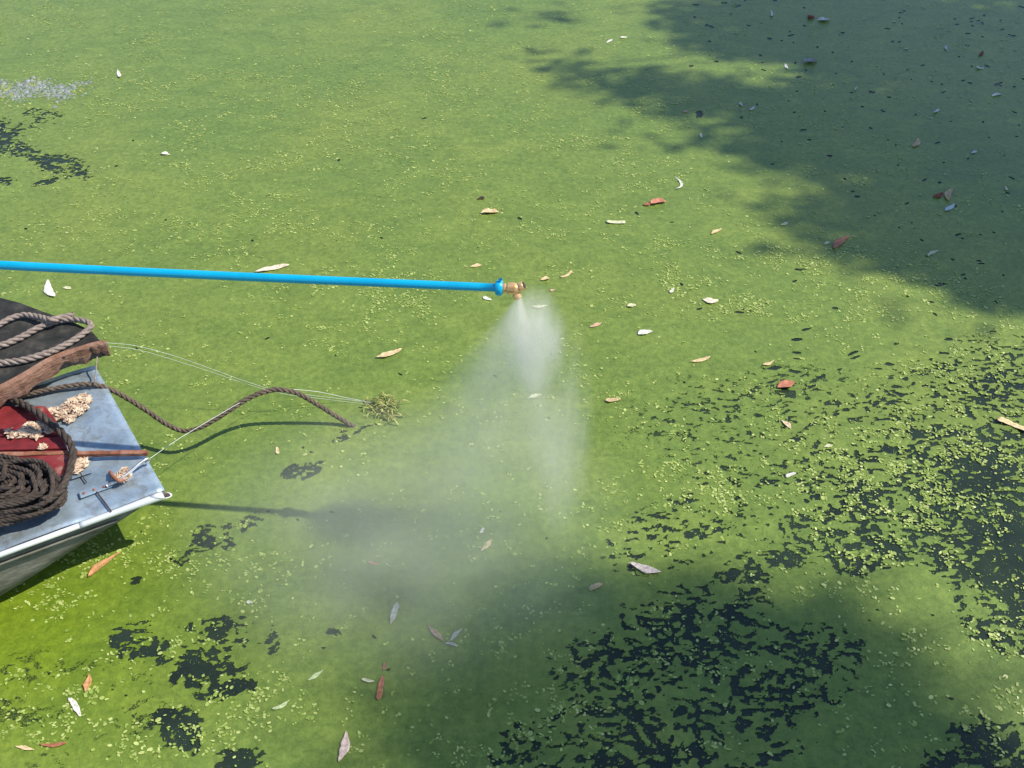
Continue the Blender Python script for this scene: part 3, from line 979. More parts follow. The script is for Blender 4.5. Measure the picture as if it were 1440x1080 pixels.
ca_ = o.data.color_attributes.new('tone', 'FLOAT_COLOR', 'POINT')
for i, c in enumerate(CV): ca_.data[i].color = (*c, 1)
tag(o, 'tangled yellow-green weed tuft at the far end of the nylon lines', 'weed')

# ------------------------------------------------------------------ foam patch
M['foam'] = mat_attr_leaf('foam', 'tone', 0.75, 0.15, 40, 0.2)
V, Fc, CV = [], [], []
for k in range(3400):
    u = random.betavariate(1.0, 1.5)
    px = -80 + u * 212; py = 126 + random.gauss(0, 8.5) * (1.15 - 0.5 * u) + 4 * math.sin(px * 0.09)
    c = at(px, py, HOLE_Z)
    patch = float(fbm(np.array(c.x * 16), np.array(c.y * 16), 4, 2))
    if patch < 0.40 and random.random() < 0.75: continue
    r = random.choice([0.0012, 0.0016, 0.002, 0.003, 0.0045, 0.006]) * random.uniform(0.7, 1.2)
    if random.random() < 0.02: r = 0.011
    tone = random.choice([(0.17, 0.22, 0.16), (0.21, 0.24, 0.21), (0.25, 0.27, 0.27), (0.29, 0.30, 0.31)] if patch > 0.5 else [(0.20, 0.25, 0.08), (0.27, 0.29, 0.10), (0.19, 0.25, 0.12), (0.24, 0.27, 0.22)])
    hgt = r * random.uniform(0.2, 0.6)
    b0 = len(V)
    for (q, hh) in ((1.0, 0.0), (0.7, 0.75)):
        for j2_ in range(7):
            a = 2 * math.pi * j2_ / 7
            V.append(c + Vector((q * r * math.cos(a), q * r * math.sin(a), hh * hgt + 0.0004)))
    V.append(c + Vector((0, 0, hgt)))
    CV += [tone] * 15
    for j2_ in range(7):
        j3 = (j2_ + 1) % 7
        Fc.append((b0 + j2_, b0 + j3, b0 + 7 + j3, b0 + 7 + j2_)); Fc.append((b0 + 7 + j2_, b0 + 7 + j3, b0 + 14))
o = mesh_obj('foam_patch', V, Fc, M['foam'], smooth=True)
ca_ = o.data.color_attributes.new('tone', 'FLOAT_COLOR', 'POINT')
ca_.data.foreach_set('color', np.array([(*c, 1) for c in CV], np.float32).ravel())
tag(o, 'grey-white froth of bubbles drifting on the algae', 'foam', kind='stuff')


# ------------------------------------------------------------------ fallen leaves
def leaf(px, py, L, ang, wpx, colr, label, shape='willow', curl=0.0, lift=None, group=None, cat='leaf', name='leaf'):
    a = math.radians(ang); L *= 0.92
    z0 = HOLE_Z + 0.0035
    p0 = at(px - L / 2 * math.cos(a), py + L / 2 * math.sin(a), z0)
    p1 = at(px + L / 2 * math.cos(a), py - L / 2 * math.sin(a), z0)
    q0 = at(px + wpx / 2 * math.sin(a), py + wpx / 2 * math.cos(a), z0)
    q1 = at(px - wpx / 2 * math.sin(a), py - wpx / 2 * math.cos(a), z0)
    d = p1 - p0; ln = d.length; d.normalize()
    sd = Vector((-d.y, d.x, 0))
    wd = min(abs((q1 - q0).dot(sd)) if abs((q1 - q0).dot(sd)) > 1e-4 else ln * 0.2, ln * 0.7)
    c = (p0 + p1) / 2
    n = 11
    V, Fc = [], []
    lift = ln * random.uniform(0.03, 0.10) if lift is None else lift
    fold = random.uniform(0.15, 0.7)
    if not curl: curl = random.uniform(-0.10, 0.10)
    peak = random.uniform(0.65, 1.35); ph1, ph2 = random.uniform(0, 6), random.uniform(0, 6)
    wd *= random.uniform(0.78, 0.95)
    tw = random.uniform(-0.35, 0.35)
    for i in range(n):
        t = i / (n - 1)
        if shape == 'willow': ww = max(0, math.sin(math.pi * t ** peak)) ** 0.85 * (1 + 0.16 * math.sin(9 * t + ph1))
        elif shape == 'oval': ww = math.sqrt(max(0, 1 - (2 * t - 1) ** 2)) * (1 - 0.35 * t) * (1 + 0.12 * math.sin(8 * t + ph1))
        elif shape == 'stick': ww = 0.9 if 0 < i < n - 1 else 0.6
        else: ww = math.sqrt(max(0, 1 - (2 * t - 1) ** 2)) * (0.75 + 0.35 * math.sin(5 * t + px))
        ww = max(ww, 0.06) * wd / 2 * (1 + 0.10 * math.sin(i * 2.3 + py))
        arc = 4 * t * (1 - t)
        mid = d * (t - 0.5) * ln + sd * curl * ln * (arc - 0.5) + Vector((0, 0, lift * ((2 * t - 1) ** 2) + 0.0006))
        roll_ = tw * (t - 0.5) * 2
        for k in (-1, -0.5, 0, 0.5, 1):
            V.append(mid + sd * ww * k * (1 + 0.12 * k * math.sin(7 * t + ph2)) + Vector((0, 0, ww * (abs(k) * fold + k * roll_ * 0.6 + 0.4 * abs(roll_)))))
    for i in range(n - 1):
        for k in range(4):
            b = i * 5 + k
            Fc.append((b, b + 1, b + 6, b + 5))
    V = [v + Vector((0, 0, 0)) for v in V]
    zmin = min(v.z for v in V)
    V = [v - Vector((0, 0, zmin)) for v in V]
    o = mesh_obj(name, V, Fc, M['leaf'], smooth=True)
    o.location = (c.x, c.y, HOLE_Z + 0.0006)
    md = o.modifiers.new('thickness', 'SOLIDIFY'); md.thickness = 0.0006; md.offset = 1
    o.color = (*colr, 1)
    tag(o, label, cat, group)
    return o


WHITE = (0.58, 0.58, 0.51); PALE = (0.55, 0.55, 0.36); STRAW = (0.62, 0.47, 0.27); ORANGE = (0.50, 0.26, 0.12); BROWN = (0.32, 0.13, 0.075)
PINK = (0.55, 0.36, 0.26); GREY = (0.40, 0.40, 0.36); TAN = (0.50, 0.38, 0.22); RED = (0.26, 0.075, 0.05); PGREEN = (0.45, 0.52, 0.28); DARK = (0.06, 0.04, 0.035)
SH = 'leaves scattered over the shaded far corner'
SHL = 'pale leaf speck, smallest size, lying in the shaded upper right of the pond'
LV = [
    (70, 406, 28, 112, 16, (0.7, 0.69, 0.63), 'thick white leaf just above the black platform', 'oval', 0.10),
    (94, 404, 13, -4, 5, PALE, 'short pale leaf right of the thick white one above the platform'),
    (382, 377, 54, 12, 7, (0.70, 0.58, 0.44), 'long pale straw leaf touching the far side of the blue lance', 'willow', 0.03),
    (547, 497, 42, 18, 8, STRAW, 'long straw-orange leaf between the brown rope and the spray'),
    (390, 633, 11, 100, 7, STRAW, 'small yellowish leaf scrap below the arch of the brown rope', 'oval'),
    (145, 793, 62, 38, 11, ORANGE, 'long orange strip of bark beside the boat shadow', 'ragged', 0.06),
    (123, 960, 28, 76, 10, ORANGE, 'orange-brown leaf above the white one at lower left'),
    (105, 993, 34, -58, 12, (0.66, 0.63, 0.56), 'broad white leaf at lower left below the orange-brown leaf', 'oval'),
    (34, 1051, 30, -10, 6, STRAW, 'pale straw leaf in the bottom left corner, left end of a pair'),
    (74, 1046, 42, 3, 7, BROWN, 'brown narrow leaf in the bottom left corner, right end of a pair'),
    (443, 949, 28, 34, 6, PGREEN, 'narrow pale green leaf nearest the red-brown leaf, upper of a parallel pair'),
    (395, 991, 30, 28, 6, PGREEN, 'narrow pale green leaf, lower of a parallel pair near the left dark patches'),
    (483, 1049, 48, 76, 13, (0.60, 0.47, 0.40), 'large pinkish twisted leaf at the bottom edge left of centre', 'ragged'),
    (535, 967, 38, 78, 12, (0.42, 0.17, 0.10), 'red-brown upright leaf below the mist', 'oval'),
    (517, 956, 20, -10, 5, PALE, 'thin pale leaf touching the red-brown upright leaf'),
    (554, 862, 36, 72, 11, GREY, 'grey-beige upright leaf in the lower left part of the mist'),
    (612, 889, 36, -46, 9, (0.34, 0.24, 0.17), 'brown leaf forming the left arm of a V in the mist'),
    (641, 892, 26, 46, 6, GREY, 'beige narrow leaf forming the right arm of a V in the mist'),
    (634, 905, 20, -12, 5, GREY, 'short grey leaf lying under the V of two leaves'),
    (540, 936, 12, 80, 6, (0.36, 0.15, 0.10), 'small reddish scrap just above the red-brown upright leaf', 'oval'),
    (684, 766, 24, 46, 7, STRAW, 'beige slanting leaf in the middle of the mist'),
    (678, 745, 10, 60, 6, WHITE, 'small white scrap just above the beige slanting leaf', 'oval'),
    (525, 791, 18, -15, 5, (0.42, 0.22, 0.16), 'faint reddish leaf in the left edge of the mist'),
    (838, 824, 22, 26, 9, TAN, 'tan leaf at the right edge of the low mist', 'oval'),
    (907, 799, 50, -17, 11, (0.62, 0.52, 0.46), 'large pale pinkish leaf right of the low mist beside open water'),
    (350, 846, 9, 0, 7, WHITE, 'white scrap above the left dark water patches', 'oval'),
    (751, 557, 22, 18, 5, PALE, 'thin curved whitish leaf under the brightest spray', 'willow', 0.15),
    (862, 562, 24, 6, 6, TAN, 'straw leaf just right of the spray column'),
    (838, 456, 20, 20, 5, PINK, 'pinkish leaf between the brass nozzle and the broad white leaf'),
    (907, 467, 23, 12, 9, WHITE, 'broad white leaf right of the spray', 'oval'),
    (999, 422, 25, -4, 8, (0.62, 0.56, 0.44), 'pale folded leaf, rightmost of the white ones beside the spray', 'willow', -0.2),
    (945, 408, 9, 50, 6, WHITE, 'tiny white scrap above the broad white leaf', 'oval'),
    (888, 429, 14, 8, 7, PALE, 'small pale leaf left of the tiny white scrap', 'oval'),
    (985, 505, 32, 14, 6, STRAW, 'straw leaf below the pale folded leaf'),
    (1081, 510, 18, 22, 5, STRAW, 'short straw leaf left of the yellow duckweed cluster'),
    (1105, 541, 28, 18, 11, (0.42, 0.17, 0.11), 'red-brown crumpled leaf right of centre in full sun', 'ragged'),
    (1106, 596, 20, -42, 6, (0.66, 0.50, 0.36), 'peach slanting leaf below the red-brown crumpled leaf'),
    (1165, 626, 14, 10, 5, PALE, 'short pale leaf above the dark flecked water at right'),
    (1112, 667, 17, 24, 7, WHITE, 'whitish blunt leaf left of the dark flecked water', 'oval'),
    (1424, 597, 48, -22, 7, STRAW, 'long straw stalk cut by the right edge above the dark water', 'stick'),
    (1182, 340, 30, 38, 12, (0.44, 0.20, 0.13), 'red-brown leaf on the lower edge of the big shadow', 'oval'),
    (1163, 341, 10, 25, 4, PALE, 'tiny pale leaf left of the red-brown leaf at the shadow edge'),
    (1312, 355, 20, 27, 5, PALE, 'thin curved pale leaf in the shadow below the beige oval leaf', 'willow', 0.12),
    (1335, 273, 20, 70, 13, TAN, 'beige oval leaf in the shadow near the right edge', 'oval'),
    (1320, 274, 16, 25, 8, RED, 'dark red leaf touching the beige oval leaf', 'oval'),
    (1336, 291, 18, 36, 7, (0.55, 0.62, 0.62), 'pale bluish leaf just below the beige oval leaf', 'oval'),
    (1289, 200, 15, 58, 10, TAN, 'tan oval leaf alone in the middle of the shadow', 'oval'),
    (1139, 86, 22, 8, 10, (0.30, 0.31, 0.28), 'grey broad leaf in the far part of the shadow', 'oval'),
    (1158, 28, 20, -2, 5, WHITE, 'thin white leaf with a reddish scrap at its left, near the top edge', 'willow', 0.06),
    (1140, 24, 12, -30, 5, RED, 'reddish scrap left of the thin white leaf near the top edge'),
    (1378, 95, 13, -8, 6, WHITE, 'short white curved leaf, upper of two at the far right', 'willow', -0.15),
    (1401, 133, 15, 14, 5, WHITE, 'short white curved leaf, lower of two at the far right', 'willow', 0.15),
    (1380, 75, 9, 50, 5, RED, 'tiny dark red leaf above the white curved pair at far right'),
    (925, 284, 24, 8, 10, (0.46, 0.20, 0.13), 'red-brown leaf beneath the white crescent leaf', 'oval'),
    (910, 287, 11, 10, 6, BROWN, 'brown scrap at the left tip of the red-brown leaf below the crescent', 'oval'),
    (954, 258, 19, 96, 5, WHITE, 'white crescent leaf standing upright beside the shadow', 'willow', -0.28),
    (866, 312, 29, -3, 5, PALE, 'straight pale leaf left of the red-brown leaf and crescent', 'stick'),
    (688, 298, 29, 4, 7, STRAW, 'straw leaf well above the end of the blue lance'),
    (676, 278, 12, 15, 6, DARK, 'dark shrivelled leaf just above the straw leaf', 'ragged'),
    (669, 373, 18, 8, 5, STRAW, 'short straw leaf just above the end of the blue lance'),
    (766, 392, 14, 10, 5, STRAW, 'short straw leaf up and right of the brass nozzle'),
    (797, 385, 20, 30, 4, STRAW, 'thin straw stalk right of the short leaf by the nozzle', 'stick'),
    (777, 407, 8, 10, 5, PINK, 'tiny pink scrap right of the brass nozzle', 'oval'),
    (685, 419, 14, -22, 6, WHITE, 'small white leaf just under the end of the blue lance', 'oval'),
    (758, 430, 24, 2, 4, PALE, 'faint pale leaf behind the first puff of spray'),
    (167, 104, 11, 105, 8, WHITE, 'white scrap right of the froth at upper left', 'oval'),
    (233, 216, 13, -10, 7, WHITE, 'white scrap alone on the upper left algae', 'ragged'),
    (877, 52, 11, 5, 5, WHITE, 'right one of two white scraps between shadow fingers at the top', 'oval'),
    (857, 57, 11, 32, 4, WHITE, 'left one of two white scraps between shadow fingers at the top'),
    (1007, 325, 18, 27, 5, STRAW, 'straw leaf in the sun below the shadow fingers'),
    (1103, 314, 12, 24, 5, PALE, 'small pale leaf at the shadow edge above the straw leaf'),
    (964, 156, 8, 20, 6, PINK, 'tiny pinkish scrap in the tip of the shadow finger', 'oval'),
]
for e in LV:
    leaf(*e[:7], *(e[7:] if len(e) > 7 else ()), name='bark_strip' if 'bark' in e[6] else 'leaf')
for (x, y, L, a, lb) in ((1317, 156, 10, 32, 'tiny white leaf scrap right of and above the tan oval leaf'), (1370, 213, 9, 24, 'tiny pale leaf scrap right of the tan oval leaf'), (1106, 93, 9, -60, 'tiny white scrap left of the grey broad leaf'),
                     (1085, 19, 9, 95, 'tiny white scrap left of the reddish scrap near the top edge'), (1331, 67, 8, 100, 'tiny upright white scrap left of the tiny dark red leaf'), (1275, 68, 7, 0, 'tiny white dot of leaf right of the grey broad leaf'),
                     (1204, 124, 7, 60, 'tiny white scrap between the grey broad leaf and the tan oval leaf'), (1058, 152, 9, 38, 'right one of two tiny scraps in the long shadow finger'), (1042, 146, 7, -50, 'left one of two tiny scraps in the long shadow finger'),
                     (1415, 264, 7, 100, 'tiny upright scrap at far right of the beige oval leaf'), (1216, 26, 5, 0, SHL), (1258, 30, 5, 0, SHL), (1198, 136, 5, 0, SHL), (1310, 165, 5, 0, SHL), (986, 190, 7, 100, 'tiny upright scrap on the lower edge of the shadow finger')):
    leaf(x, y, L, a, max(4, L * 0.5), random.choice([WHITE, PALE, (0.6, 0.62, 0.58)]), lb, 'oval', group=SH)

# ------------------------------------------------------------------ spray lance
LT = at(698, 404.5, 0.57); L0 = at(0, 369, 0.565)
LD = (LT - L0).normalized()
lance = empty('spray_lance', LT.to_tuple())
tag(lance, 'bright blue spray lance with a brass twin nozzle at its tip', 'lance')
V, Fc = [], []
start = L0 - LD * 0.9
pl = []
for k in range(61):
    t = k / 60
    pl.append(start.lerp(LT, t) + Vector((0, 0, -0.006 * math.sin(math.pi * t))))
tube(V, Fc, pl, lambda t: 0.0092 - 0.0018 * t, 16)
mesh_obj('tube', V, Fc, M['blue'], lance, smooth=True)
SD = Vector((-LD.y, LD.x, 0)).normalized()
UPV = LD.cross(SD) * -1
if UPV.z < 0: UPV = -UPV
def lathe(name, o0, ax, prof, m, parent, k=16, sides=None):
    V, Fc = [], []
    ax = ax.normalized()
    n0 = ax.orthogonal().normalized(); b0 = ax.cross(n0)
    for (h, r) in prof:
        for j in range(k):
            a = 2 * math.pi * j / k
            V.append(o0 + ax * h + (n0 * math.cos(a) + b0 * math.sin(a)) * r)
    for i in range(len(prof) - 1):
        for j in range(k):
            j2 = (j + 1) % k
            Fc.append((i * k + j, i * k + j2, (i + 1) * k + j2, (i + 1) * k + j))
    Fc.append(tuple(range(k))[::-1]); e = (len(prof) - 1) * k; Fc.append(tuple(e + j for j in range(k)))
    o = mesh_obj(name, V, Fc, m, parent, smooth=True)
    bv = o.modifiers.new('edge', 'EDGE_SPLIT'); bv.split_angle = math.radians(40)
    return o


collar = lathe('collar', LT - LD * 0.002, LD, [(0, 0.0085), (0.001, 0.0125), (0.004, 0.0142), (0.010, 0.0142), (0.013, 0.012), (0.0135, 0.006)], M['blue'], lance)
V, Fc = [], []
tube(V, Fc, [LT + LD * (0.004 + 0.004 * math.cos(0)) + UPV * 0.012, LT + LD * 0.006 + UPV * 0.018, LT + LD * 0.011 + UPV * 0.020], lambda t: 0.0035 * (1 - 0.5 * t), 7)
mesh_obj('clip', V, Fc, M['blue'], collar, smooth=True)
BO = LT + LD * 0.011
lathe('nozzle_body', BO, LD, [(0, 0.0085), (0.004, 0.0095), (0.0055, 0.0078), (0.0085, 0.0078), (0.0095, 0.0105), (0.020, 0.0108), (0.026, 0.0095), (0.031, 0.006)], M['brass'], lance, 6 * 3)
DOWN = (Vector((0, -0.45, -1))).normalized()
j1 = (LD * 0.45 + DOWN * 0.9).normalized()
j2 = (LD * 1.0 + Vector((0, 0.1, 0.55))).normalized()
lathe('nozzle_jet', BO + LD * 0.019 + j1 * 0.004, j1, [(0, 0.006), (0.007, 0.006), (0.0075, 0.0078), (0.014, 0.0078), (0.016, 0.006), (0.0165, 0.002)], M['brass'], lance)
jet2 = lathe('nozzle_jet', BO + LD * 0.024, j2, [(0, 0.006), (0.006, 0.006), (0.0065, 0.0082), (0.013, 0.0082), (0.015, 0.0065), (0.0155, 0.002)], M['brass'], lance)
tip2 = BO + LD * 0.024 + j2 * 0.0150
lathe('orifice', tip2, j2, [(0, 0.0062), (0.0012, 0.0062), (0.0014, 0.001)], M['dark_hole'], jet2)
NZ = BO + LD * 0.022 + j1 * 0.018


# ------------------------------------------------------------------ spray mist (volumes)
def vol_mat(name, build, colr=(1.0, 0.99, 0.93), aniso=0.1):
    m = bpy.data.materials.new(name)
    m.use_nodes = True
    nt = m.node_tree
    for n in list(nt.nodes):
        if n.type != 'OUTPUT_MATERIAL': nt.nodes.remove(n)
    out = [n for n in nt.nodes if n.type == 'OUTPUT_MATERIAL'][0]
    v = nt.nodes.new('ShaderNodeVolumePrincipled')
    v.inputs['Color'].default_value = (*colr, 1)
    v.inputs['Anisotropy'].default_value = aniso
    d = build(nt)
    nt.links.new(d, v.inputs['Density'])
    nt.links.new(v.outputs[0], out.inputs['Volume'])
    return m


def mth(nt, op, a, b=None, clamp=False):
    n = nt.nodes.new('ShaderNodeMath'); n.operation = op; n.use_clamp = clamp
    for i, v in enumerate((a, b)):
        if v is None: continue
        if isinstance(v, (int, float)): n.inputs[i].default_value = v
        else: nt.links.new(v, n.inputs[i])
    return n.outputs[0]


def cone_density(k, tana, eps, zlen, nscale=9, namp=0.5, soft=1.0):
    def build(nt):
        tc = nt.nodes.new('ShaderNodeTexCoord')
        sp = nt.nodes.new('ShaderNodeSeparateXYZ'); nt.links.new(tc.outputs['Object'], sp.inputs[0])
        x, y, z = sp.outputs
        zz = mth(nt, 'MAXIMUM', z, 0.001)
        rad = mth(nt, 'SQRT', mth(nt, 'ADD', mth(nt, 'MULTIPLY', x, x), mth(nt, 'MULTIPLY', y, y)))
        rel = mth(nt, 'DIVIDE', rad, mth(nt, 'ADD', mth(nt, 'MULTIPLY', zz, tana), 0.006))
        edge = mth(nt, 'POWER', mth(nt, 'SUBTRACT', 1.0, mth(nt, 'MINIMUM', mth(nt, 'MULTIPLY', rel, rel), 1.0)), 1.6 * soft)
        ze = mth(nt, 'ADD', zz, eps)
        fall = mth(nt, 'DIVIDE', k, mth(nt, 'POWER', ze, 1.7))
        fade = mth(nt, 'SUBTRACT', 1.0, mth(nt, 'POWER', mth(nt, 'MINIMUM', mth(nt, 'DIVIDE', zz, zlen), 1.0), 4.0))
        no = nt.nodes.new('ShaderNodeTexNoise'); no.inputs['Scale'].default_value = nscale; no.inputs['Detail'].default_value = 3
        cb = nt.nodes.new('ShaderNodeCombineXYZ')            # streaks that fan out from the orifice
        zq = mth(nt, 'ADD', zz, 0.03)
        nt.links.new(mth(nt, 'DIVIDE', x, zq), cb.inputs[0]); nt.links.new(mth(nt, 'DIVIDE', y, zq), cb.inputs[1]); nt.links.new(mth(nt, 'MULTIPLY', zz, 0.5), cb.inputs[2])
        nt.links.new(cb.outputs[0], no.inputs['Vector'])
        nz = mth(nt, 'MAXIMUM', mth(nt, 'ADD', mth(nt, 'MULTIPLY', mth(nt, 'SUBTRACT', no.outputs[0], 0.5), 4.0 * namp), 1.0), 0.05)
        return mth(nt, 'MULTIPLY', mth(nt, 'MULTIPLY', mth(nt, 'MULTIPLY', fall, edge), fade), nz)
    return build


def spray_cone(apex, target, tana, k, eps, label, over=0.0, soft=1.0, namp=0.4):
    ax = target - apex; L = ax.length; ax.normalize()
    Vv, Fc = [], []
    K = 24
    for (h, r) in ((-0.004, 0.004), (0.0, 0.008), (L, L * tana + 0.008)):
        for j in range(K):
            a = 2 * math.pi * j / K
            Vv.append((r * math.cos(a), r * math.sin(a), h))
    for i in range(2):
        for j in range(K):
            j2_ = (j + 1) % K
            Fc.append((i * K + j, i * K + j2_, (i + 1) * K + j2_, (i + 1) * K + j))
    Fc.append(tuple(range(K))[::-1]); Fc.append(tuple(2 * K + j for j in range(K)))
    m = vol_mat('spray_mist', cone_density(k, tana, eps, L, soft=soft, namp=namp))
    o = mesh_obj('spray_mist', Vv, Fc, m)
    o.location = apex
    o.rotation_mode = 'QUATERNION'
    o.rotation_quaternion = ax.to_track_quat('Z', 'Y')
    tag(o, label, 'mist', kind='stuff')
    return o


spray_cone(NZ, at(640, 742, 0.0), 0.52, 0.36, 0.04, 'wide cone of white mist falling from the brass nozzle', soft=1.3, namp=0.5)
spray_cone(NZ, at(775, 700, 0.05), 0.20, 0.85, 0.05, 'narrow bright plume of spray below the nozzle tip', soft=1.5, namp=0.4)


def drift_density(k):
    def build(nt):
        tc = nt.nodes.new('ShaderNodeTexCoord')
        ln = nt.nodes.new('ShaderNodeVectorMath'); ln.operation = 'LENGTH'
        nt.links.new(tc.outputs['Object'], ln.inputs[0])
        e = mth(nt, 'POWER', mth(nt, 'SUBTRACT', 1.0, mth(nt, 'MINIMUM', mth(nt, 'MULTIPLY', ln.outputs['Value'], ln.outputs['Value']), 1.0)), 1.6)
        no = nt.nodes.new('ShaderNodeTexNoise'); no.inputs['Scale'].default_value = 2.6; no.inputs['Detail'].default_value = 3
        nt.links.new(tc.outputs['Object'], no.inputs['Vector'])
        nz = mth(nt, 'MAXIMUM', mth(nt, 'ADD', mth(nt, 'MULTIPLY', mth(nt, 'SUBTRACT', no.outputs[0], 0.5), 3.2), 1.0), 0.05)
        return mth(nt, 'MULTIPLY', mth(nt, 'MULTIPLY', e, nz), k)
    return build


def drift(px, py, zc, rx, ry, rz, k, label):
    bm = bmesh.new(); bmesh.ops.create_icosphere(bm, subdivisions=3, radius=1.0)
    me = bpy.data.meshes.new('drifting_mist'); bm.to_mesh(me); bm.free()
    me.materials.append(vol_mat('drifting_mist', drift_density(k)))
    o = bpy.data.objects.new('drifting_mist', me); col.objects.link(o)
    o.location = at(px, py, zc); o.scale = (rx, ry, rz)
    tag(o, label, 'mist', kind='stuff')


drift(585, 745, 0.20, 0.48, 0.36, 0.19, 1.7, 'low drifting haze of spray spreading over the algae under the nozzle')
drift(752, 480, 0.475, 0.064, 0.075, 0.125, 17.0, 'dense white puff of spray just below the brass nozzle')
drift(790, 620, 0.27, 0.068, 0.08, 0.33, 3.4, 'faint trailing column of spray below the dense puff')

# ------------------------------------------------------------------ bank and shade trees outside the frame, right of the camera
V, Fc = [], []
xs_ = [5.4, 5.9, 6.6, 8, 12, 60]; zs_ = [-0.2, 0.12, 0.35, 0.45, 0.55, 0.8]
ys_ = np.linspace(-40, 60, 41)
for y in ys_:
    for x, z in zip(xs_, zs_):
        V.append((x + 0.5 * math.sin(y * 0.7) * (x < 10), y, z + (0.05 * math.sin(y * 1.9 + x) if z > 0.2 else 0)))
for i in range(40):
    for j in range(5):
        a = i * 6 + j
        Fc.append((a, a + 1, a + 7, a + 6))
tag(mesh_obj('bank', V, Fc, M['bank'], smooth=True), kind='structure')


def shade_tree(name, blobs, n_leaves, d0, d1, base, label, seed):
    rnd = np.random.RandomState(seed)
    t = empty(name, base)
    tag(t, label, 'tree', 'shade trees on the bank')
    cen = []
    tot = sum(b[5] * b[2] * b[3] for b in blobs)
    Vl = []
    tips = []
    for cx, cy, rx, ry, an, wgt in blobs:
        n = max(3, int(n_leaves * wgt * rx * ry / tot))
        c, s = math.cos(an), math.sin(an)
        cnt = 0
        per = 14
        for q in range(max(1, n // per)):
            rr = math.sqrt(rnd.rand()); aa = rnd.uniform(0, 6.283)
            lx, ly = rx * rr * math.cos(aa), ry * rr * math.sin(aa)
            g = Vector((cx + lx * c - ly * s, cy + lx * s + ly * c, 0))
            D = rnd.uniform(d0, d1)
            tw = g + SUN * D
            tips.append(tw)
            for k in range(per):
                p = tw + Vector((rnd.normal(0, 0.05), rnd.normal(0, 0.05), rnd.normal(0, 0.10)))
                L = rnd.uniform(0.07, 0.13); wdt = L * rnd.uniform(0.28, 0.42)
                d = Vector((rnd.normal(), rnd.normal(), rnd.normal() - 0.5)).normalized()
                u = d.orthogonal().normalized(); v = d.cross(u); a = rnd.uniform(0, 6.28)
                sd = u * math.cos(a) + v * math.sin(a)
                Vl += [p, p + d * L * 0.5 + sd * wdt / 2, p + d * L, p + d * L * 0.5 - sd * wdt / 2]
    Vn = np.array([tuple(v) for v in Vl])
    n = len(Vn) // 4
    o = fast_mesh('crown', Vn, np.arange(n * 4), np.full(n, 4), M['tree_leaf'])
    o.parent = t; o.matrix_parent_inverse = Matrix.Translation(t.location).inverted()
    # trunk, limbs
    mean = sum(tips, Vector()) / len(tips)
    b = Vector(base)
    fork = b.lerp(Vector((mean.x, mean.y, 0)), 0.18); fork.z = max(2.2, mean.z * 0.42)
    V, Fc = [], []
    tube(V, Fc, catmull([b - Vector((0, 0, 0.2)), b + Vector((0.03, 0.05, 0.9)), fork], 0.15), lambda t_: 0.20 - 0.07 * t_, 12)
    mesh_obj('trunk', V, Fc, M['bark'], t, smooth=True)
    order = rnd.permutation(len(tips))
    V, Fc = [], []
    hubs = [tips[i] for i in order[:9]]
    for hb in hubs:
        mid = fork.lerp(hb, 0.5) + Vector((0, 0, 0.35))
        tube(V, Fc, catmull([fork - Vector((0, 0, 0.1)), mid, hb], 0.2), lambda t_: 0.075 * (1 - t_) + 0.012, 8)
    for i in order[9:150]:
        tp = tips[i]
        hb = min(hubs, key=lambda h_: (h_ - tp).length)
        a0 = fork.lerp(hb, 0.75) + Vector((0, 0, 0.18))
        if (hb - tp).length < 2.5:
            tube(V, Fc, [a0, a0.lerp(tp, 0.5) + Vector((0, 0, 0.08)), tp], lambda t_: 0.014 * (1 - t_) + 0.003, 5)
    mesh_obj('limbs', V, Fc, M['bark'], t, smooth=True)
    return t


def sb(px0, py0, rxw, ryw, wgt, an=0.0):
    p = at(px0, py0)
    return (p.x, p.y, rxw, ryw, an, wgt)


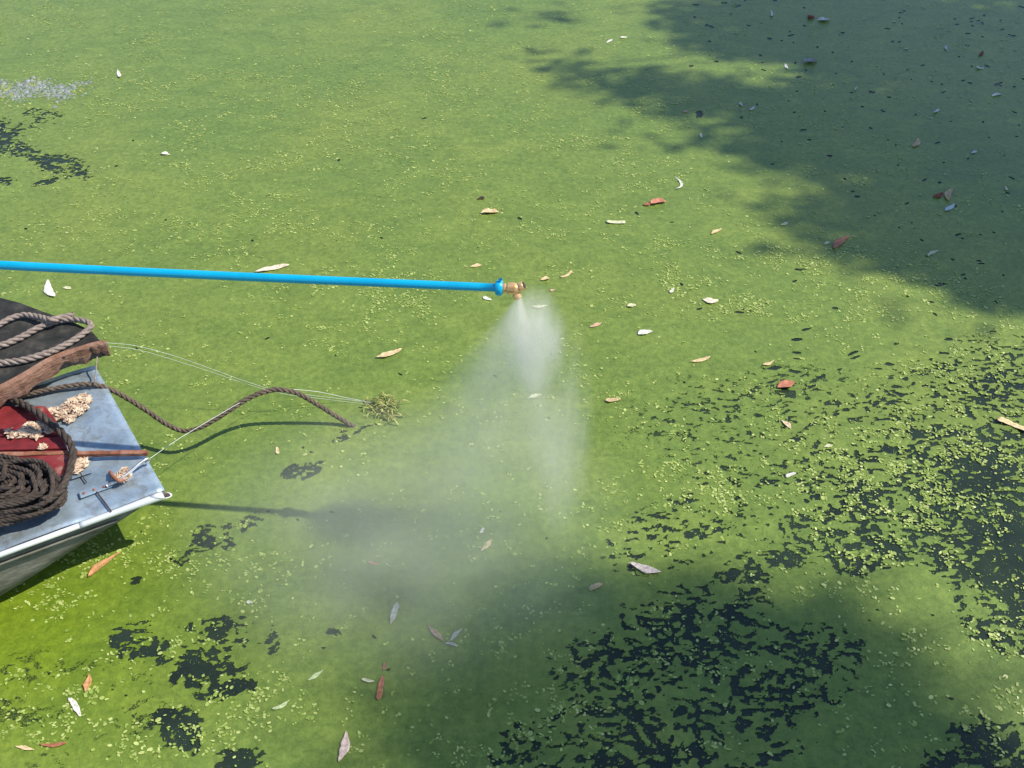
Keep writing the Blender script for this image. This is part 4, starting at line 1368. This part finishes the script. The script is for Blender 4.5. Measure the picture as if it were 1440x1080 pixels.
A = [sb(1330, 90, 0.62, 0.75, 1), sb(1200, 40, 0.42, 0.5, 1), sb(1060, 25, 0.34, 0.40, 1.0), sb(1250, 200, 0.42, 0.30, 1), sb(1400, 240, 0.50, 0.40, 1.1), sb(1090, 150, 0.42, 0.14, 0.9), sb(960, 130, 0.26, 0.10, 1.0),
     sb(870, 112, 0.17, 0.06, 0.95), sb(800, 95, 0.13, 0.05, 0.6), sb(960, 205, 0.09, 0.03, 0.8), sb(1060, 205, 0.24, 0.07, 0.9), sb(1400, 340, 0.34, 0.18, 1.7), sb(1300, 315, 0.26, 0.12, 1.3), sb(1210, 290, 0.20, 0.07, 0.6),
     sb(1140, 335, 0.10, 0.035, 0.55), sb(1435, 395, 0.2, 0.10, 1.6), sb(1240, 345, 0.18, 0.06, 0.9), sb(770, 20, 0.14, 0.035, 0.6), (3.4, 4.6, 1.4, 1.2, 0, 0.7), (3.2, 3.2, 0.9, 0.9, 0, 0.8), (4.2, 3.6, 1.0, 1.2, 0, 0.5), (2.0, 5.2, 0.9, 0.7, 0, 0.7)]
shade_tree('shade_tree', A, 52000, 4.6, 7.2, (8.0, 4.2, 0.42), 'leafy tree outside the frame that shades the far right corner', 3)
B = [sb(900, 1010, 0.34, 0.22, 0.8), sb(1100, 1000, 0.28, 0.20, 0.8), sb(740, 960, 0.26, 0.20, 0.55), sb(980, 890, 0.22, 0.08, 0.7), sb(1090, 905, 0.16, 0.06, 0.7), sb(1230, 960, 0.14, 0.12, 0.6), sb(820, 870, 0.2, 0.10, 0.45), sb(640, 850, 0.18, 0.08, 0.40), sb(520, 810, 0.12, 0.07, 0.3),
     sb(650, 1040, 0.2, 0.12, 0.45), (0.1, 0.5, 0.5, 0.22, 0, 0.7), (0.5, 0.2, 0.8, 0.4, 0, 0.7), (0.3, -0.5, 0.9, 0.6, 0, 0.6), sb(1240, 1040, 0.16, 0.12, 0.8)]
shade_tree('shade_tree', B, 7600, 9.0, 12.5, (9.2, -2.2, 0.42), 'leafy tree outside the frame that shades the near water', 5)
